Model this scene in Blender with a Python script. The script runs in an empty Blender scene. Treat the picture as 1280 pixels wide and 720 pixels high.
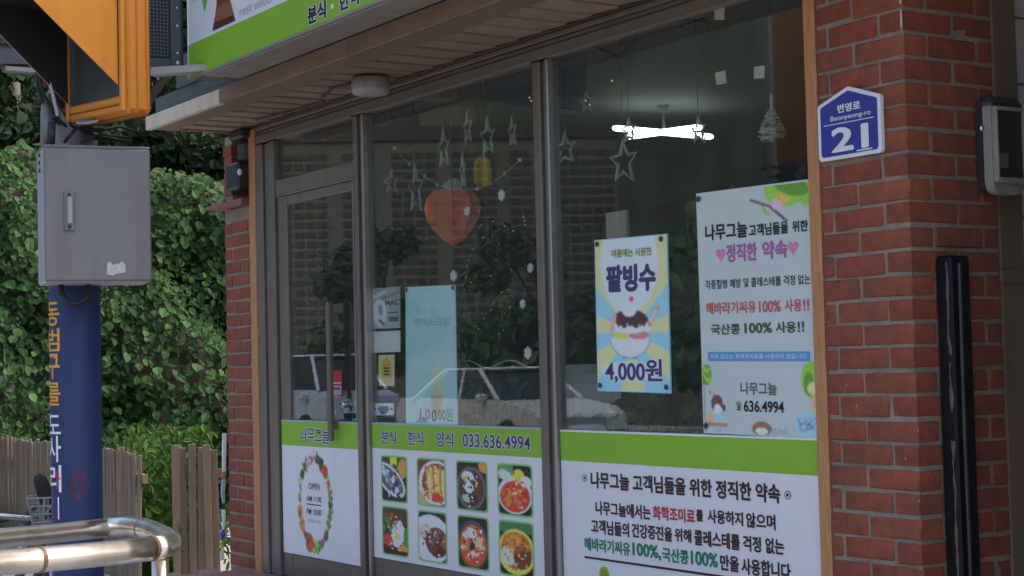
import bpy, bmesh, math, random
import numpy as np
from mathutils import Vector, Matrix
from mathutils import noise as mnoise
R = math.radians
random.seed(7)
rng = np.random.default_rng(11)
scene = bpy.context.scene
C = scene.collection

# ------------------------------------------------------------------ camera
FPX = 2067.5
YAW, PITCH, ROLL = R(-56.8146), R(2.6674), R(1.4085)
CAM = np.array([0.0, -3.4, 1.4])
_f = np.array([math.cos(PITCH)*math.sin(YAW), math.cos(PITCH)*math.cos(YAW), math.sin(PITCH)])
_r = np.array([math.cos(YAW), -math.sin(YAW), 0.0])
_d = np.cross(_f, _r)
_r2 = math.cos(ROLL)*_r + math.sin(ROLL)*_d
_d2 = -math.sin(ROLL)*_r + math.cos(ROLL)*_d
cam = bpy.data.cameras.new('camera')
cam_ob = bpy.data.objects.new('camera', cam)
C.objects.link(cam_ob)
cam.sensor_width = 36.0
cam.lens = 36.0*FPX/1280.0
cam.clip_start = 0.05
cam.clip_end = 4000
mw = Matrix.Identity(4)
for i in range(3):
    mw[i][0] = _r2[i]; mw[i][1] = -_d2[i]; mw[i][2] = -_f[i]; mw[i][3] = CAM[i]
cam_ob.matrix_world = mw
scene.camera = cam_ob

# ------------------------------------------------------------------ daylight (bright overcast)
SUN_EL, SUN_AZ = 55.0, 20.0       # azimuth measured from +Y towards +X
w = bpy.data.worlds.new('World'); scene.world = w; w.use_nodes = True
nt = w.node_tree; bg = nt.nodes['Background']
sky = nt.nodes.new('ShaderNodeTexSky'); sky.sky_type = 'NISHITA'; sky.sun_disc = False
sky.sun_elevation = R(SUN_EL); sky.sun_rotation = R(SUN_AZ)
sky.air_density = 1.0; sky.dust_density = 5.0; sky.ozone_density = 1.0
nt.links.new(sky.outputs[0], bg.inputs[0]); bg.inputs[1].default_value = 0.13
sun = bpy.data.lights.new('sun', 'SUN'); sun.energy = 0.5; sun.angle = R(28); sun.color = (1.0, 0.94, 0.85)
sun_ob = bpy.data.objects.new('sun', sun); C.objects.link(sun_ob)
sd = Vector((math.sin(R(SUN_AZ))*math.cos(R(SUN_EL)), math.cos(R(SUN_AZ))*math.cos(R(SUN_EL)), math.sin(R(SUN_EL))))
sun_ob.rotation_euler = (-sd).to_track_quat('-Z', 'Y').to_euler()
sun_ob.location = (0, -10, 20)
scene.view_settings.view_transform = 'Standard'
scene.view_settings.look = 'None'
scene.view_settings.gamma = 1.0
scene.view_settings.use_curve_mapping = False
scene.view_settings.exposure = 1.68

# ------------------------------------------------------------------ helpers: photo measurements -> metres
MC = np.array([_r2, _d2, _f])
def ray(px, py): return MC.T @ np.array([px-640.0, py-360.0, FPX])
def onp(px, py, ax, v):
    d = ray(px, py); t = (v-CAM[ax])/d[ax]; return CAM+t*d
def F(px, py, Y=0.0): return onp(px, py, 1, Y)
def Zp(px, py, z): return onp(px, py, 2, z)
def Xp(px, py, x): return onp(px, py, 0, x)
def at(px, py, dist):
    d = ray(px, py); d = d/np.hypot(d[0], d[1]); return CAM+d*dist

def lin(c):
    c = c/255.0
    return c/12.92 if c <= 0.04045 else ((c+0.055)/1.055)**2.4
KP = 1.9
def alb(r, g, b, k=KP): return (min(lin(r)*k, .85), min(lin(g)*k, .85), min(lin(b)*k, .85))

# ------------------------------------------------------------------ materials
MATS = {}
def mat(name, col, rough=0.6, metal=0.0, var=0.0, scale=20.0, bump=0.0, bscale=60.0, rnd=0.0, emit=None, spec=0.5, col2=None, stretch=(1, 1, 1), grime=0.0, gcol=(.05, .04, .03), gscale=(9, 9, 1.2)):
    if name in MATS: return MATS[name]
    m = bpy.data.materials.new(name); m.use_nodes = True
    n = m.node_tree; b = n.nodes['Principled BSDF']
    b.inputs['Roughness'].default_value = rough; b.inputs['Metallic'].default_value = metal
    b.inputs['Specular IOR Level'].default_value = spec
    b.inputs['Base Color'].default_value = (*col, 1)
    src = None
    if var or bump or col2:
        tc = n.nodes.new('ShaderNodeTexCoord'); mp = n.nodes.new('ShaderNodeMapping')
        n.links.new(tc.outputs['Object'], mp.inputs[0]); mp.inputs['Scale'].default_value = stretch
    if var or col2:
        nz = n.nodes.new('ShaderNodeTexNoise'); nz.inputs['Scale'].default_value = scale; nz.inputs['Detail'].default_value = 6; nz.inputs['Roughness'].default_value = .65
        n.links.new(mp.outputs[0], nz.inputs[0])
        rp = n.nodes.new('ShaderNodeValToRGB'); rp.color_ramp.elements[0].position = .3; rp.color_ramp.elements[1].position = .7
        c2 = col2 if col2 else tuple(min(1, x*(1+var)) for x in col)
        c1 = col if col2 else tuple(x*(1-var) for x in col)
        rp.color_ramp.elements[0].color = (*c1, 1); rp.color_ramp.elements[1].color = (*c2, 1)
        n.links.new(nz.outputs[0], rp.inputs[0]); src = rp.outputs[0]
        rr = n.nodes.new('ShaderNodeMapRange'); rr.inputs[3].default_value = max(0.02, rough-.1); rr.inputs[4].default_value = min(1, rough+.1)
        n.links.new(nz.outputs[0], rr.inputs[0]); n.links.new(rr.outputs[0], b.inputs['Roughness'])
    if rnd:
        oi = n.nodes.new('ShaderNodeObjectInfo'); hs = n.nodes.new('ShaderNodeHueSaturation')
        mr = n.nodes.new('ShaderNodeMapRange'); mr.inputs[3].default_value = 1-rnd; mr.inputs[4].default_value = 1+rnd
        n.links.new(oi.outputs['Random'], mr.inputs[0]); n.links.new(mr.outputs[0], hs.inputs['Value'])
        if src: n.links.new(src, hs.inputs['Color'])
        else: hs.inputs['Color'].default_value = (*col, 1)
        m2 = n.nodes.new('ShaderNodeMapRange'); m2.inputs[3].default_value = .495; m2.inputs[4].default_value = .504
        ml = n.nodes.new('ShaderNodeMath'); ml.operation = 'MULTIPLY'; ml.inputs[1].default_value = 7.31
        fr = n.nodes.new('ShaderNodeMath'); fr.operation = 'FRACT'
        n.links.new(oi.outputs['Random'], ml.inputs[0]); n.links.new(ml.outputs[0], fr.inputs[0]); n.links.new(fr.outputs[0], m2.inputs[0]); n.links.new(m2.outputs[0], hs.inputs['Hue'])
        src = hs.outputs[0]
    if grime:
        ge = n.nodes.new('ShaderNodeNewGeometry'); gm = n.nodes.new('ShaderNodeMapping'); gm.inputs['Scale'].default_value = gscale
        gn = n.nodes.new('ShaderNodeTexNoise'); gn.inputs['Scale'].default_value = 1.0; gn.inputs['Detail'].default_value = 9; gn.inputs['Roughness'].default_value = .7
        gr = n.nodes.new('ShaderNodeValToRGB'); gr.color_ramp.elements[0].position = .46; gr.color_ramp.elements[1].position = .74
        gr.color_ramp.elements[0].color = (0, 0, 0, 1); gr.color_ramp.elements[1].color = (grime, grime, grime, 1)
        gx = n.nodes.new('ShaderNodeMixRGB'); gx.inputs[2].default_value = (*gcol, 1)
        n.links.new(ge.outputs['Position'], gm.inputs[0]); n.links.new(gm.outputs[0], gn.inputs[0]); n.links.new(gn.outputs[0], gr.inputs[0]); n.links.new(gr.outputs[0], gx.inputs[0])
        if src: n.links.new(src, gx.inputs[1])
        else: gx.inputs[1].default_value = (*col, 1)
        src = gx.outputs[0]
    if src: n.links.new(src, b.inputs['Base Color'])
    if bump:
        nb = n.nodes.new('ShaderNodeTexNoise'); nb.inputs['Scale'].default_value = bscale; nb.inputs['Detail'].default_value = 5
        n.links.new(mp.outputs[0], nb.inputs[0])
        bp = n.nodes.new('ShaderNodeBump'); bp.inputs['Strength'].default_value = bump; bp.inputs['Distance'].default_value = .004
        n.links.new(nb.outputs[0], bp.inputs['Height']); n.links.new(bp.outputs[0], b.inputs['Normal'])
    if emit:
        b.inputs['Emission Color'].default_value = (*emit[:3], 1); b.inputs['Emission Strength'].default_value = emit[3]
    MATS[name] = m
    return m

def wave(m, s=7.0, st=.35, d=.012):
    # sheets never hang quite flat
    n = m.node_tree; b = n.nodes['Principled BSDF']; ge = n.nodes.new('ShaderNodeNewGeometry'); nz = n.nodes.new('ShaderNodeTexNoise'); nz.inputs['Scale'].default_value = s; nz.inputs['Detail'].default_value = 2
    bp = n.nodes.new('ShaderNodeBump'); bp.inputs['Strength'].default_value = st; bp.inputs['Distance'].default_value = d
    n.links.new(ge.outputs['Position'], nz.inputs[0]); n.links.new(nz.outputs[0], bp.inputs['Height']); n.links.new(bp.outputs[0], b.inputs['Normal']); return m
def print_mat():
    if 'print' in MATS: return MATS['print']
    m = bpy.data.materials.new('print'); m.use_nodes = True; n = m.node_tree; b = n.nodes['Principled BSDF']
    a = n.nodes.new('ShaderNodeVertexColor'); a.layer_name = 'print'
    n.links.new(a.outputs[0], b.inputs['Base Color']); b.inputs['Roughness'].default_value = .42
    b.inputs['Specular IOR Level'].default_value = .35
    wave(m)
    MATS['print'] = m; return m

def glass_mat():
    m = bpy.data.materials.new('window_glass'); m.use_nodes = True; n = m.node_tree; n.nodes.clear()
    out = n.nodes.new('ShaderNodeOutputMaterial'); mx = n.nodes.new('ShaderNodeMixShader')
    tr = n.nodes.new('ShaderNodeBsdfTransparent'); tr.inputs[0].default_value = (.91, .94, .93, 1)
    gl = n.nodes.new('ShaderNodeBsdfGlossy'); gl.inputs['Roughness'].default_value = 0.0; gl.inputs[0].default_value = (1, 1, 1, 1)
    lw = n.nodes.new('ShaderNodeLayerWeight'); lw.inputs[0].default_value = .5
    pw = n.nodes.new('ShaderNodeMath'); pw.operation = 'POWER'; pw.inputs[1].default_value = 5.0
    ma = n.nodes.new('ShaderNodeMath'); ma.operation = 'MULTIPLY_ADD'; ma.inputs[1].default_value = .955; ma.inputs[2].default_value = .045
    n.links.new(lw.outputs['Facing'], pw.inputs[0]); n.links.new(pw.outputs[0], ma.inputs[0]); n.links.new(ma.outputs[0], mx.inputs[0])
    df = n.nodes.new('ShaderNodeBsdfDiffuse'); df.inputs[0].default_value = (.55, .56, .52, 1); m2 = n.nodes.new('ShaderNodeMixShader')
    ge = n.nodes.new('ShaderNodeNewGeometry'); mp = n.nodes.new('ShaderNodeMapping'); mp.inputs['Scale'].default_value = (3, 3, 1.1); nz = n.nodes.new('ShaderNodeTexNoise'); nz.inputs['Scale'].default_value = 2.2; nz.inputs['Detail'].default_value = 8; nz.inputs['Roughness'].default_value = .7
    mr = n.nodes.new('ShaderNodeMapRange'); mr.inputs[1].default_value = .3; mr.inputs[2].default_value = .75; mr.inputs[3].default_value = .010; mr.inputs[4].default_value = .034
    n.links.new(ge.outputs['Position'], mp.inputs[0]); n.links.new(mp.outputs[0], nz.inputs[0]); n.links.new(nz.outputs[0], mr.inputs[0]); n.links.new(mr.outputs[0], m2.inputs[0]); n.links.new(tr.outputs[0], m2.inputs[1]); n.links.new(df.outputs[0], m2.inputs[2])
    n.links.new(m2.outputs[0], mx.inputs[1]); n.links.new(gl.outputs[0], mx.inputs[2]); n.links.new(mx.outputs[0], out.inputs[0])
    MATS['glass'] = m; return m
GLASS = glass_mat()

def brick_mat():
    m = mat('brick', (.262, .067, .034), .88, var=.30, scale=16, bump=1.0, bscale=70, rnd=.10, grime=.7, gcol=(.085, .055, .04), gscale=(7, 7, 7))
    n = m.node_tree; b = n.nodes['Principled BSDF']
    src = b.inputs['Base Color'].links[0].from_socket
    tc = n.nodes.new('ShaderNodeTexCoord'); ge = n.nodes.new('ShaderNodeNewGeometry')
    nz = n.nodes.new('ShaderNodeTexNoise'); nz.inputs['Scale'].default_value = 7; nz.inputs['Detail'].default_value = 8; nz.inputs['Roughness'].default_value = .75
    n.links.new(ge.outputs['Position'], nz.inputs[0])
    rp = n.nodes.new('ShaderNodeValToRGB'); rp.color_ramp.elements[0].position = .6; rp.color_ramp.elements[1].position = .78
    rp.color_ramp.elements[0].color = (0, 0, 0, 1); rp.color_ramp.elements[1].color = (.55, .55, .55, 1)
    n.links.new(nz.outputs[0], rp.inputs[0])
    mx = n.nodes.new('ShaderNodeMixRGB'); mx.inputs[2].default_value = (.24, .19, .15, 1)
    n.links.new(rp.outputs[0], mx.inputs[0]); n.links.new(src, mx.inputs[1]); n.links.new(mx.outputs[0], b.inputs['Base Color'])
    return m

M = dict(
    brick=brick_mat(),
    mortar=mat('mortar', (.27, .22, .17), .95, grime=.6, gcol=(.10, .085, .07), gscale=(6, 6, 6), var=.25, scale=12, bump=1.0, bscale=120),
    wood_trim=mat('wood_trim', (.50, .235, .095), .6, grime=.35, gcol=(.16, .08, .04), var=.22, scale=9, bump=.2, bscale=30, stretch=(12, 12, 1)),
    alu=mat('brown_grey_aluminium', (.185, .155, .125), .45, .25, var=.10, scale=5, grime=.4, gcol=(.10, .09, .08)),
    alu_light=mat('pale_aluminium_bead', (.34, .33, .31), .35, .7, var=.1, scale=8),
    rubber=mat('black_rubber', (.012, .012, .013), .6),
    white_print=wave(mat('white_vinyl', (.79, .78, .80), .40, var=.02, scale=3, grime=.12, gcol=(.45, .42, .38), gscale=(3, 3, 1.2)), 5),
    green_print=mat('green_vinyl', (.255, .50, .030), .45, var=.04, scale=3),
    ink=mat('dark_ink', (.045, .014, .018), .5), black=mat('black_ink', (.012, .012, .016), .5),
    red_ink=mat('red_ink', (.55, .02, .05), .5), green_ink=mat('green_ink', (.01, .22, .11), .5),
    white_ink=mat('white_ink', (.78, .78, .80), .5), pale_ink=mat('pale_ink', (.40, .42, .50), .5),
    purple=mat('purple_ink', (.065, .045, .15), .5), pink=mat('pink_ink', (.72, .24, .40), .5), olive=mat('olive_ink', (.30, .30, .02), .5),
    dgreen=mat('dark_green_ink', (.05, .10, .05), .5), coral=mat('coral_ink', (.62, .12, .13), .5), grey_ink=mat('grey_ink', (.12, .14, .13), .5),
    magenta=mat('magenta_ink', (.44, .12, .36), .5), skyblue=mat('sky_blue_print', (.10, .34, .62), .5),
    plank=mat('soffit_wood', (.30, .22, .16), .6, var=.22, scale=6, bump=.25, bscale=25, rnd=.16, stretch=(10, 1, 10)),
    fascia=mat('brown_fascia', (.215, .145, .095), .6, var=.15, scale=5, bump=.2, bscale=25, rnd=.08, stretch=(1, 6, 6)),
    ledge=mat('grey_ledge', (.27, .24, .215), .55, var=.12, scale=6, bump=.1),
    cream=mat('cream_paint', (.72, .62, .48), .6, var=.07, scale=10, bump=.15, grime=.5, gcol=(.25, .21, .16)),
    dark=mat('dark_paint', (.03, .03, .032), .5, var=.2, scale=10), charcoal=mat('charcoal_metal', (.045, .048, .055), .45, .2, var=.2, scale=8),
    slate=mat('slate_sheet', (.085, .10, .095), .7, var=.25, scale=10),
    led_frame=mat('led_frame', (.085, .095, .115), .45, .5, var=.1), led_dot=mat('led_dot', (.20, .21, .24), .4), led_face=mat('led_face', (.010, .011, .018), .5),
    orange=mat('signal_orange', (.68, .25, .030), .42, var=.06, scale=6, grime=.35, gcol=(.35, .13, .03)), orange_dark=mat('signal_orange_edge', (.55, .17, .025), .5, var=.08),
    hood_black=mat('hood_inside_black', (.010, .011, .014), .7), lens=mat('unlit_dark_lens', (.055, .060, .062), .35, var=.25, scale=7),
    box_grey=mat('cabinet_grey', (.175, .166, .162), .5, .1, var=.06, scale=5, bump=.12, grime=.5, gcol=(.11, .095, .08)), box_side=mat('cabinet_grey_skylit', (.40, .40, .45), .45, .15, var=.04),  # cabinet side: open-sky brightness painted in as a paler grey
    sticker=mat('torn_paper', (.50, .47, .42), .8, var=.15, scale=60),
    blue=mat('pole_blue', (.013, .031, .115), .55, var=.14, scale=8, bump=.3, grime=.35, gcol=(.03, .028, .05)), grey_pole=mat('galvanised', (.20, .20, .20), .5, .5, var=.15),
    steel=mat('stainless', (.78, .72, .64), .30, 1.0, var=.08, scale=6, grime=.6, gcol=(.33, .22, .13), gscale=(5, 5, 5)), rust=mat('rusty_joint', (.20, .11, .06), .55, .4, var=.4, scale=40),
    fence=mat('weathered_wood', (.175, .132, .097), .85, var=.28, scale=5, bump=.5, bscale=30, rnd=.2, stretch=(12, 12, 1)),
    ground=mat('concrete_ground', (.34, .325, .305), .9, var=.12, scale=3, bump=.4, bscale=40),
    asphalt=mat('asphalt', (.055, .055, .058), .9, var=.2, scale=6, bump=.5, bscale=120),
    paver=mat('red_paver', (.29, .13, .105), .85, var=.2, scale=15, bump=.4, rnd=.15),
    soil=mat('soil', (.035, .030, .018), .95, var=.3, scale=4, bump=.8), bark=mat('bark', (.06, .045, .033), .9, var=.3, scale=10, bump=.7),
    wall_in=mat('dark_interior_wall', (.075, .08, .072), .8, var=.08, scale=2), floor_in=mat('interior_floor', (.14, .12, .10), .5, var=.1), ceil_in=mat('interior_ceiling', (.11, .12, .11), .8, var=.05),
    tube=mat('lit_tube', (.9, .9, .9), .5, emit=(.88, 1.0, .97, 2.2)),
    wire=mat('pale_wire', (.55, .55, .46), .5, .3), paper_heart=mat('red_orange_paper', (.82, .21, .055), .7, var=.2, scale=6), paper_deep=mat('deep_red_paper', (.52, .085, .05), .7, var=.2, scale=6),
    yellow_paper=mat('yellow_paper', (.65, .42, .03), .7, var=.15), cream_paper=mat('cream_paper', (.62, .54, .42), .8, var=.04), bead_w=mat('pale_bead', (.55, .52, .52), .35), bead_p=mat('pink_bead', (.55, .25, .27), .35), bead_b=mat('blue_bead', (.25, .45, .55), .35),
    led_w=mat('white_plastic_light', (.75, .75, .70), .4), glow=mat('fairy_light', (.5, .45, .3), .4, emit=(1, .85, .5, .12)),
    white_wall=mat('white_siding', (.70, .71, .70), .7, var=.05, scale=8, bump=.1), pipe=mat('tan_pipe', (.19, .145, .10), .5, var=.10, scale=4, grime=.5), meter=mat('olive_grey_plastic', (.29, .28, .235), .3, var=.06, grime=.3), meter_dark=mat('meter_dark', (.045, .045, .04), .3),
    car=mat('silver_paint', (.46, .47, .48), .45, .0), carglass=mat('car_glass', (.015, .018, .022), .08), tyre=mat('tyre', (.012, .012, .012), .9), rim=mat('rim', (.5, .5, .5), .3, .8), white_paint=mat('pale_blue_paint', (.32, .40, .50), .3, .05), lamp_lens=mat('lamp_lens', (.7, .7, .68), .15), plate=mat('plate', (.7, .7, .68), .5), redlens=mat('red_lens', (.3, .01, .01), .2),
    apt=mat('apartment_wall', (.10, .11, .085), .85, var=.06, scale=.08), apt_win=mat('apartment_window', (.026, .028, .028), .5), hill=mat('sky_block_hill', (.022, .030, .016), .95, var=.5, scale=.03),
    cloth=mat('pale_cloth', (.62, .64, .62), .85, var=.06), pot=mat('terracotta', (.25, .10, .06), .8, var=.1), chrome=mat('chrome', (.6, .6, .6), .2, 1.0, var=.1), white_plastic=mat('white_plastic', (.24, .245, .23), .45, var=.05),
)
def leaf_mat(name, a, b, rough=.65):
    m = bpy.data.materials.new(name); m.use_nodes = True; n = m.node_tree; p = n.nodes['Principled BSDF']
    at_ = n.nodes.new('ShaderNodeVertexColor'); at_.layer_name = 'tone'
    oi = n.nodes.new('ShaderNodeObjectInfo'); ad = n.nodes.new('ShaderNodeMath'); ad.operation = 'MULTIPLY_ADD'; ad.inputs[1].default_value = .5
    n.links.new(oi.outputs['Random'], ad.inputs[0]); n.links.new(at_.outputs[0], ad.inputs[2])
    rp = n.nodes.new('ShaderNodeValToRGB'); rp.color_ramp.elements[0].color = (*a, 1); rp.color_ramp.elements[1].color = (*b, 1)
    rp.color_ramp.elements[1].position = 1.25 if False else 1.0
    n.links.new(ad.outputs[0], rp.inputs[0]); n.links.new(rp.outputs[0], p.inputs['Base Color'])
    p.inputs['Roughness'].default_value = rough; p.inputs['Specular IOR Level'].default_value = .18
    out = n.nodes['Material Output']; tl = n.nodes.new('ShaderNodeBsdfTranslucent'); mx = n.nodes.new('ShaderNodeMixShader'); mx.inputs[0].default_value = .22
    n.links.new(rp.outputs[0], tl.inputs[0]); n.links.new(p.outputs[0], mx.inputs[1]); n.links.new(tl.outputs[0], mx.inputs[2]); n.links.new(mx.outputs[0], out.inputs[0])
    return m
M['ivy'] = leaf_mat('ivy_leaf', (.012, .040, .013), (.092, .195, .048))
M['darkleaf'] = leaf_mat('dark_tree_leaf', (.010, .026, .012), (.032, .068, .024))
M['grass'] = leaf_mat('weed_leaf', (.020, .060, .010), (.08, .17, .028))
M['houseplant'] = leaf_mat('houseplant_leaf', (.05, .10, .04), (.17, .27, .10))

# ------------------------------------------------------------------ object helpers
ORG = {}
def tag(o, label=None, cat=None, group=None, kind=None):
    if label: o['label'] = label
    if cat: o['category'] = cat
    if group: o['group'] = group
    if kind: o['kind'] = kind
    return o
def thing(name, loc, label, cat, group=None):
    o = bpy.data.objects.new(name, None); C.objects.link(o); o.location = loc; o.empty_display_size = .1
    ORG[o] = np.array(loc, float)
    return tag(o, label, cat, group)
class MB:
    def __init__(s, mtx=None): s.v = []; s.f = []; s.m = mtx; s.sm = False
    def add(s, vs, fs):
        b = len(s.v)
        if s.m is not None: vs = [tuple(s.m @ Vector(v)) for v in vs]
        s.v += [tuple(map(float, v)) for v in vs]; s.f += [[i+b for i in f] for f in fs]; return s
    def box(s, a, b):
        x0, y0, z0 = [min(p, q) for p, q in zip(a, b)]; x1, y1, z1 = [max(p, q) for p, q in zip(a, b)]
        return s.add([(x0, y0, z0), (x1, y0, z0), (x1, y1, z0), (x0, y1, z0), (x0, y0, z1), (x1, y0, z1), (x1, y1, z1), (x0, y1, z1)],
                     [(0, 3, 2, 1), (4, 5, 6, 7), (0, 1, 5, 4), (1, 2, 6, 5), (2, 3, 7, 6), (3, 0, 4, 7)])
    def cbox(s, a, b, c=.004):
        # chamfered box
        lo = [min(p, q) for p, q in zip(a, b)]; hi = [max(p, q) for p, q in zip(a, b)]
        vs = []; idx = {}
        for ix in (0, 1):
            for iy in (0, 1):
                for iz in (0, 1):
                    P = [(hi if k else lo)[i] for i, k in enumerate((ix, iy, iz))]
                    sg = [(-1 if k else 1) for k in (ix, iy, iz)]
                    for ax in range(3):
                        q = [P[i]+(0 if i == ax else sg[i]*c) for i in range(3)]
                        idx[(ix, iy, iz, ax)] = len(vs); vs.append(q)
        fs = []
        for ax in range(3):
            o1, o2 = [i for i in range(3) if i != ax]
            for k in (0, 1):
                q = []
                for a1, a2 in ((0, 0), (1, 0), (1, 1), (0, 1)):
                    t = [0, 0, 0]; t[ax] = k; t[o1] = a1; t[o2] = a2; q.append(idx[(*t, ax)])
                flip = (k == 0) != (ax == 1)
                fs.append(q[::-1] if flip else q)
            for k1 in (0, 1):
                for k2 in (0, 1):
                    t0 = [0, 0, 0]; t1 = [0, 0, 0]; t0[o1] = t1[o1] = k1; t0[o2] = t1[o2] = k2; t1[ax] = 1
                    fs.append([idx[(*t0, o1)], idx[(*t1, o1)], idx[(*t1, o2)], idx[(*t0, o2)]])
        for t in [(a_, b_, c_) for a_ in (0, 1) for b_ in (0, 1) for c_ in (0, 1)]:
            fs.append([idx[(*t, 0)], idx[(*t, 1)], idx[(*t, 2)]])
        return s.add(vs, fs)
    def tube(s, pts, r, n=8, caps=True):
        pts = [Vector(p) for p in pts]; rs = r if hasattr(r, '__len__') else [r]*len(pts)
        vs = []; fs = []; up = None
        for i, p in enumerate(pts):
            t = (pts[min(i+1, len(pts)-1)]-pts[max(i-1, 0)]).normalized()
            if up is None:
                up = Vector((0, 0, 1)) if abs(t.z) < .9 else Vector((1, 0, 0))
            a = t.cross(up).normalized(); b = a.cross(t).normalized(); up = b
            for k in range(n):
                an = 2*math.pi*k/n; vs.append(p+(a*math.cos(an)+b*math.sin(an))*rs[i])
        for i in range(len(pts)-1):
            for k in range(n): fs.append((i*n+k, i*n+(k+1) % n, (i+1)*n+(k+1) % n, (i+1)*n+k))
        if caps: fs.append(tuple(range(n))[::-1]); fs.append(tuple((len(pts)-1)*n+k for k in range(n)))
        return s.add(vs, fs)
    def prism(s, poly, d):           # poly: 3D points, d: extrusion vector
        n = len(poly); d = Vector(d); vs = [Vector(p) for p in poly]; vs += [p+d for p in vs]
        fs = [tuple(range(n))[::-1], tuple(range(n, 2*n))]+[(i, (i+1) % n, n+(i+1) % n, n+i) for i in range(n)]
        return s.add(vs, fs)
    def lathe(s, prof, c, n=16, axis='z'):
        vs = []; fs = []
        for r_, h in prof:
            for k in range(n):
                an = 2*math.pi*k/n; q = (r_*math.cos(an), r_*math.sin(an), h)
                if axis == 'y': q = (q[0], q[2], q[1])
                if axis == 'x': q = (q[2], q[0], q[1])
                vs.append((c[0]+q[0], c[1]+q[1], c[2]+q[2]))
        m = len(prof)
        for i in range(m-1):
            for k in range(n): fs.append((i*n+k, i*n+(k+1) % n, (i+1)*n+(k+1) % n, (i+1)*n+k))
        fs.append(tuple(range(n))[::-1]); fs.append(tuple((m-1)*n+k for k in range(n)))
        return s.add(vs, fs)
    def ball(s, c, r, nu=8, nv=5):
        rx, ry, rz = r if hasattr(r, '__len__') else (r, r, r)
        vs = [(c[0], c[1], c[2]-rz)]; fs = []
        for j in range(1, nv):
            th = math.pi*j/nv-math.pi/2
            for k in range(nu):
                ph = 2*math.pi*k/nu; vs.append((c[0]+rx*math.cos(th)*math.cos(ph), c[1]+ry*math.cos(th)*math.sin(ph), c[2]+rz*math.sin(th)))
        vs.append((c[0], c[1], c[2]+rz)); L = len(vs)-1
        for k in range(nu):
            fs.append((0, 1+(k+1) % nu, 1+k)); fs.append((L, L-nu+k, L-nu+(k+1) % nu))
            for j in range(nv-2): fs.append((1+j*nu+k, 1+j*nu+(k+1) % nu, 1+(j+1)*nu+(k+1) % nu, 1+(j+1)*nu+k))
        return s.add(vs, fs)
    def smooth(s): s.sm = True; return s
    def mesh(s, name, org=(0, 0, 0)):
        me = bpy.data.meshes.new(name); o = np.array(org, float)
        me.from_pydata([tuple(np.array(v)-o) for v in s.v], [], s.f); me.update()
        if s.sm: me.shade_smooth()
        return me
    def build(s, name, m, parent=None, label=None, org=None):
        # org: world origin for a top-level mesh
        base = ORG[parent] if parent is not None else np.array(org if org is not None else (np.mean(s.v, axis=0)*[1, 1, 0]+[0, 0, min(v[2] for v in s.v)]), float)
        me = s.mesh(name, base); me.materials.append(m)
        o = bpy.data.objects.new(name, me); C.objects.link(o); ORG[o] = base
        if parent is not None: o.parent = parent
        else: o.location = base
        if label: o['label'] = label
        return o
def smoothed(o, angle=40):
    o.data.shade_smooth()
    try: o.data.set_sharp_from_angle(angle=R(angle))
    except Exception: pass
    return o
def inst(name, me, loc, parent, rot=None):
    o = bpy.data.objects.new(name, me); C.objects.link(o); o.parent = parent
    o.location = Vector(np.array(loc)-ORG[parent])
    if rot: o.rotation_euler = rot
    ORG[o] = np.array(loc, float)
    return o
def quadmesh(name, P, Q, S, T, m, parent):
    return MB().add([P, Q, S, T], [(0, 1, 2, 3)]).build(name, m, parent)

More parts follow.
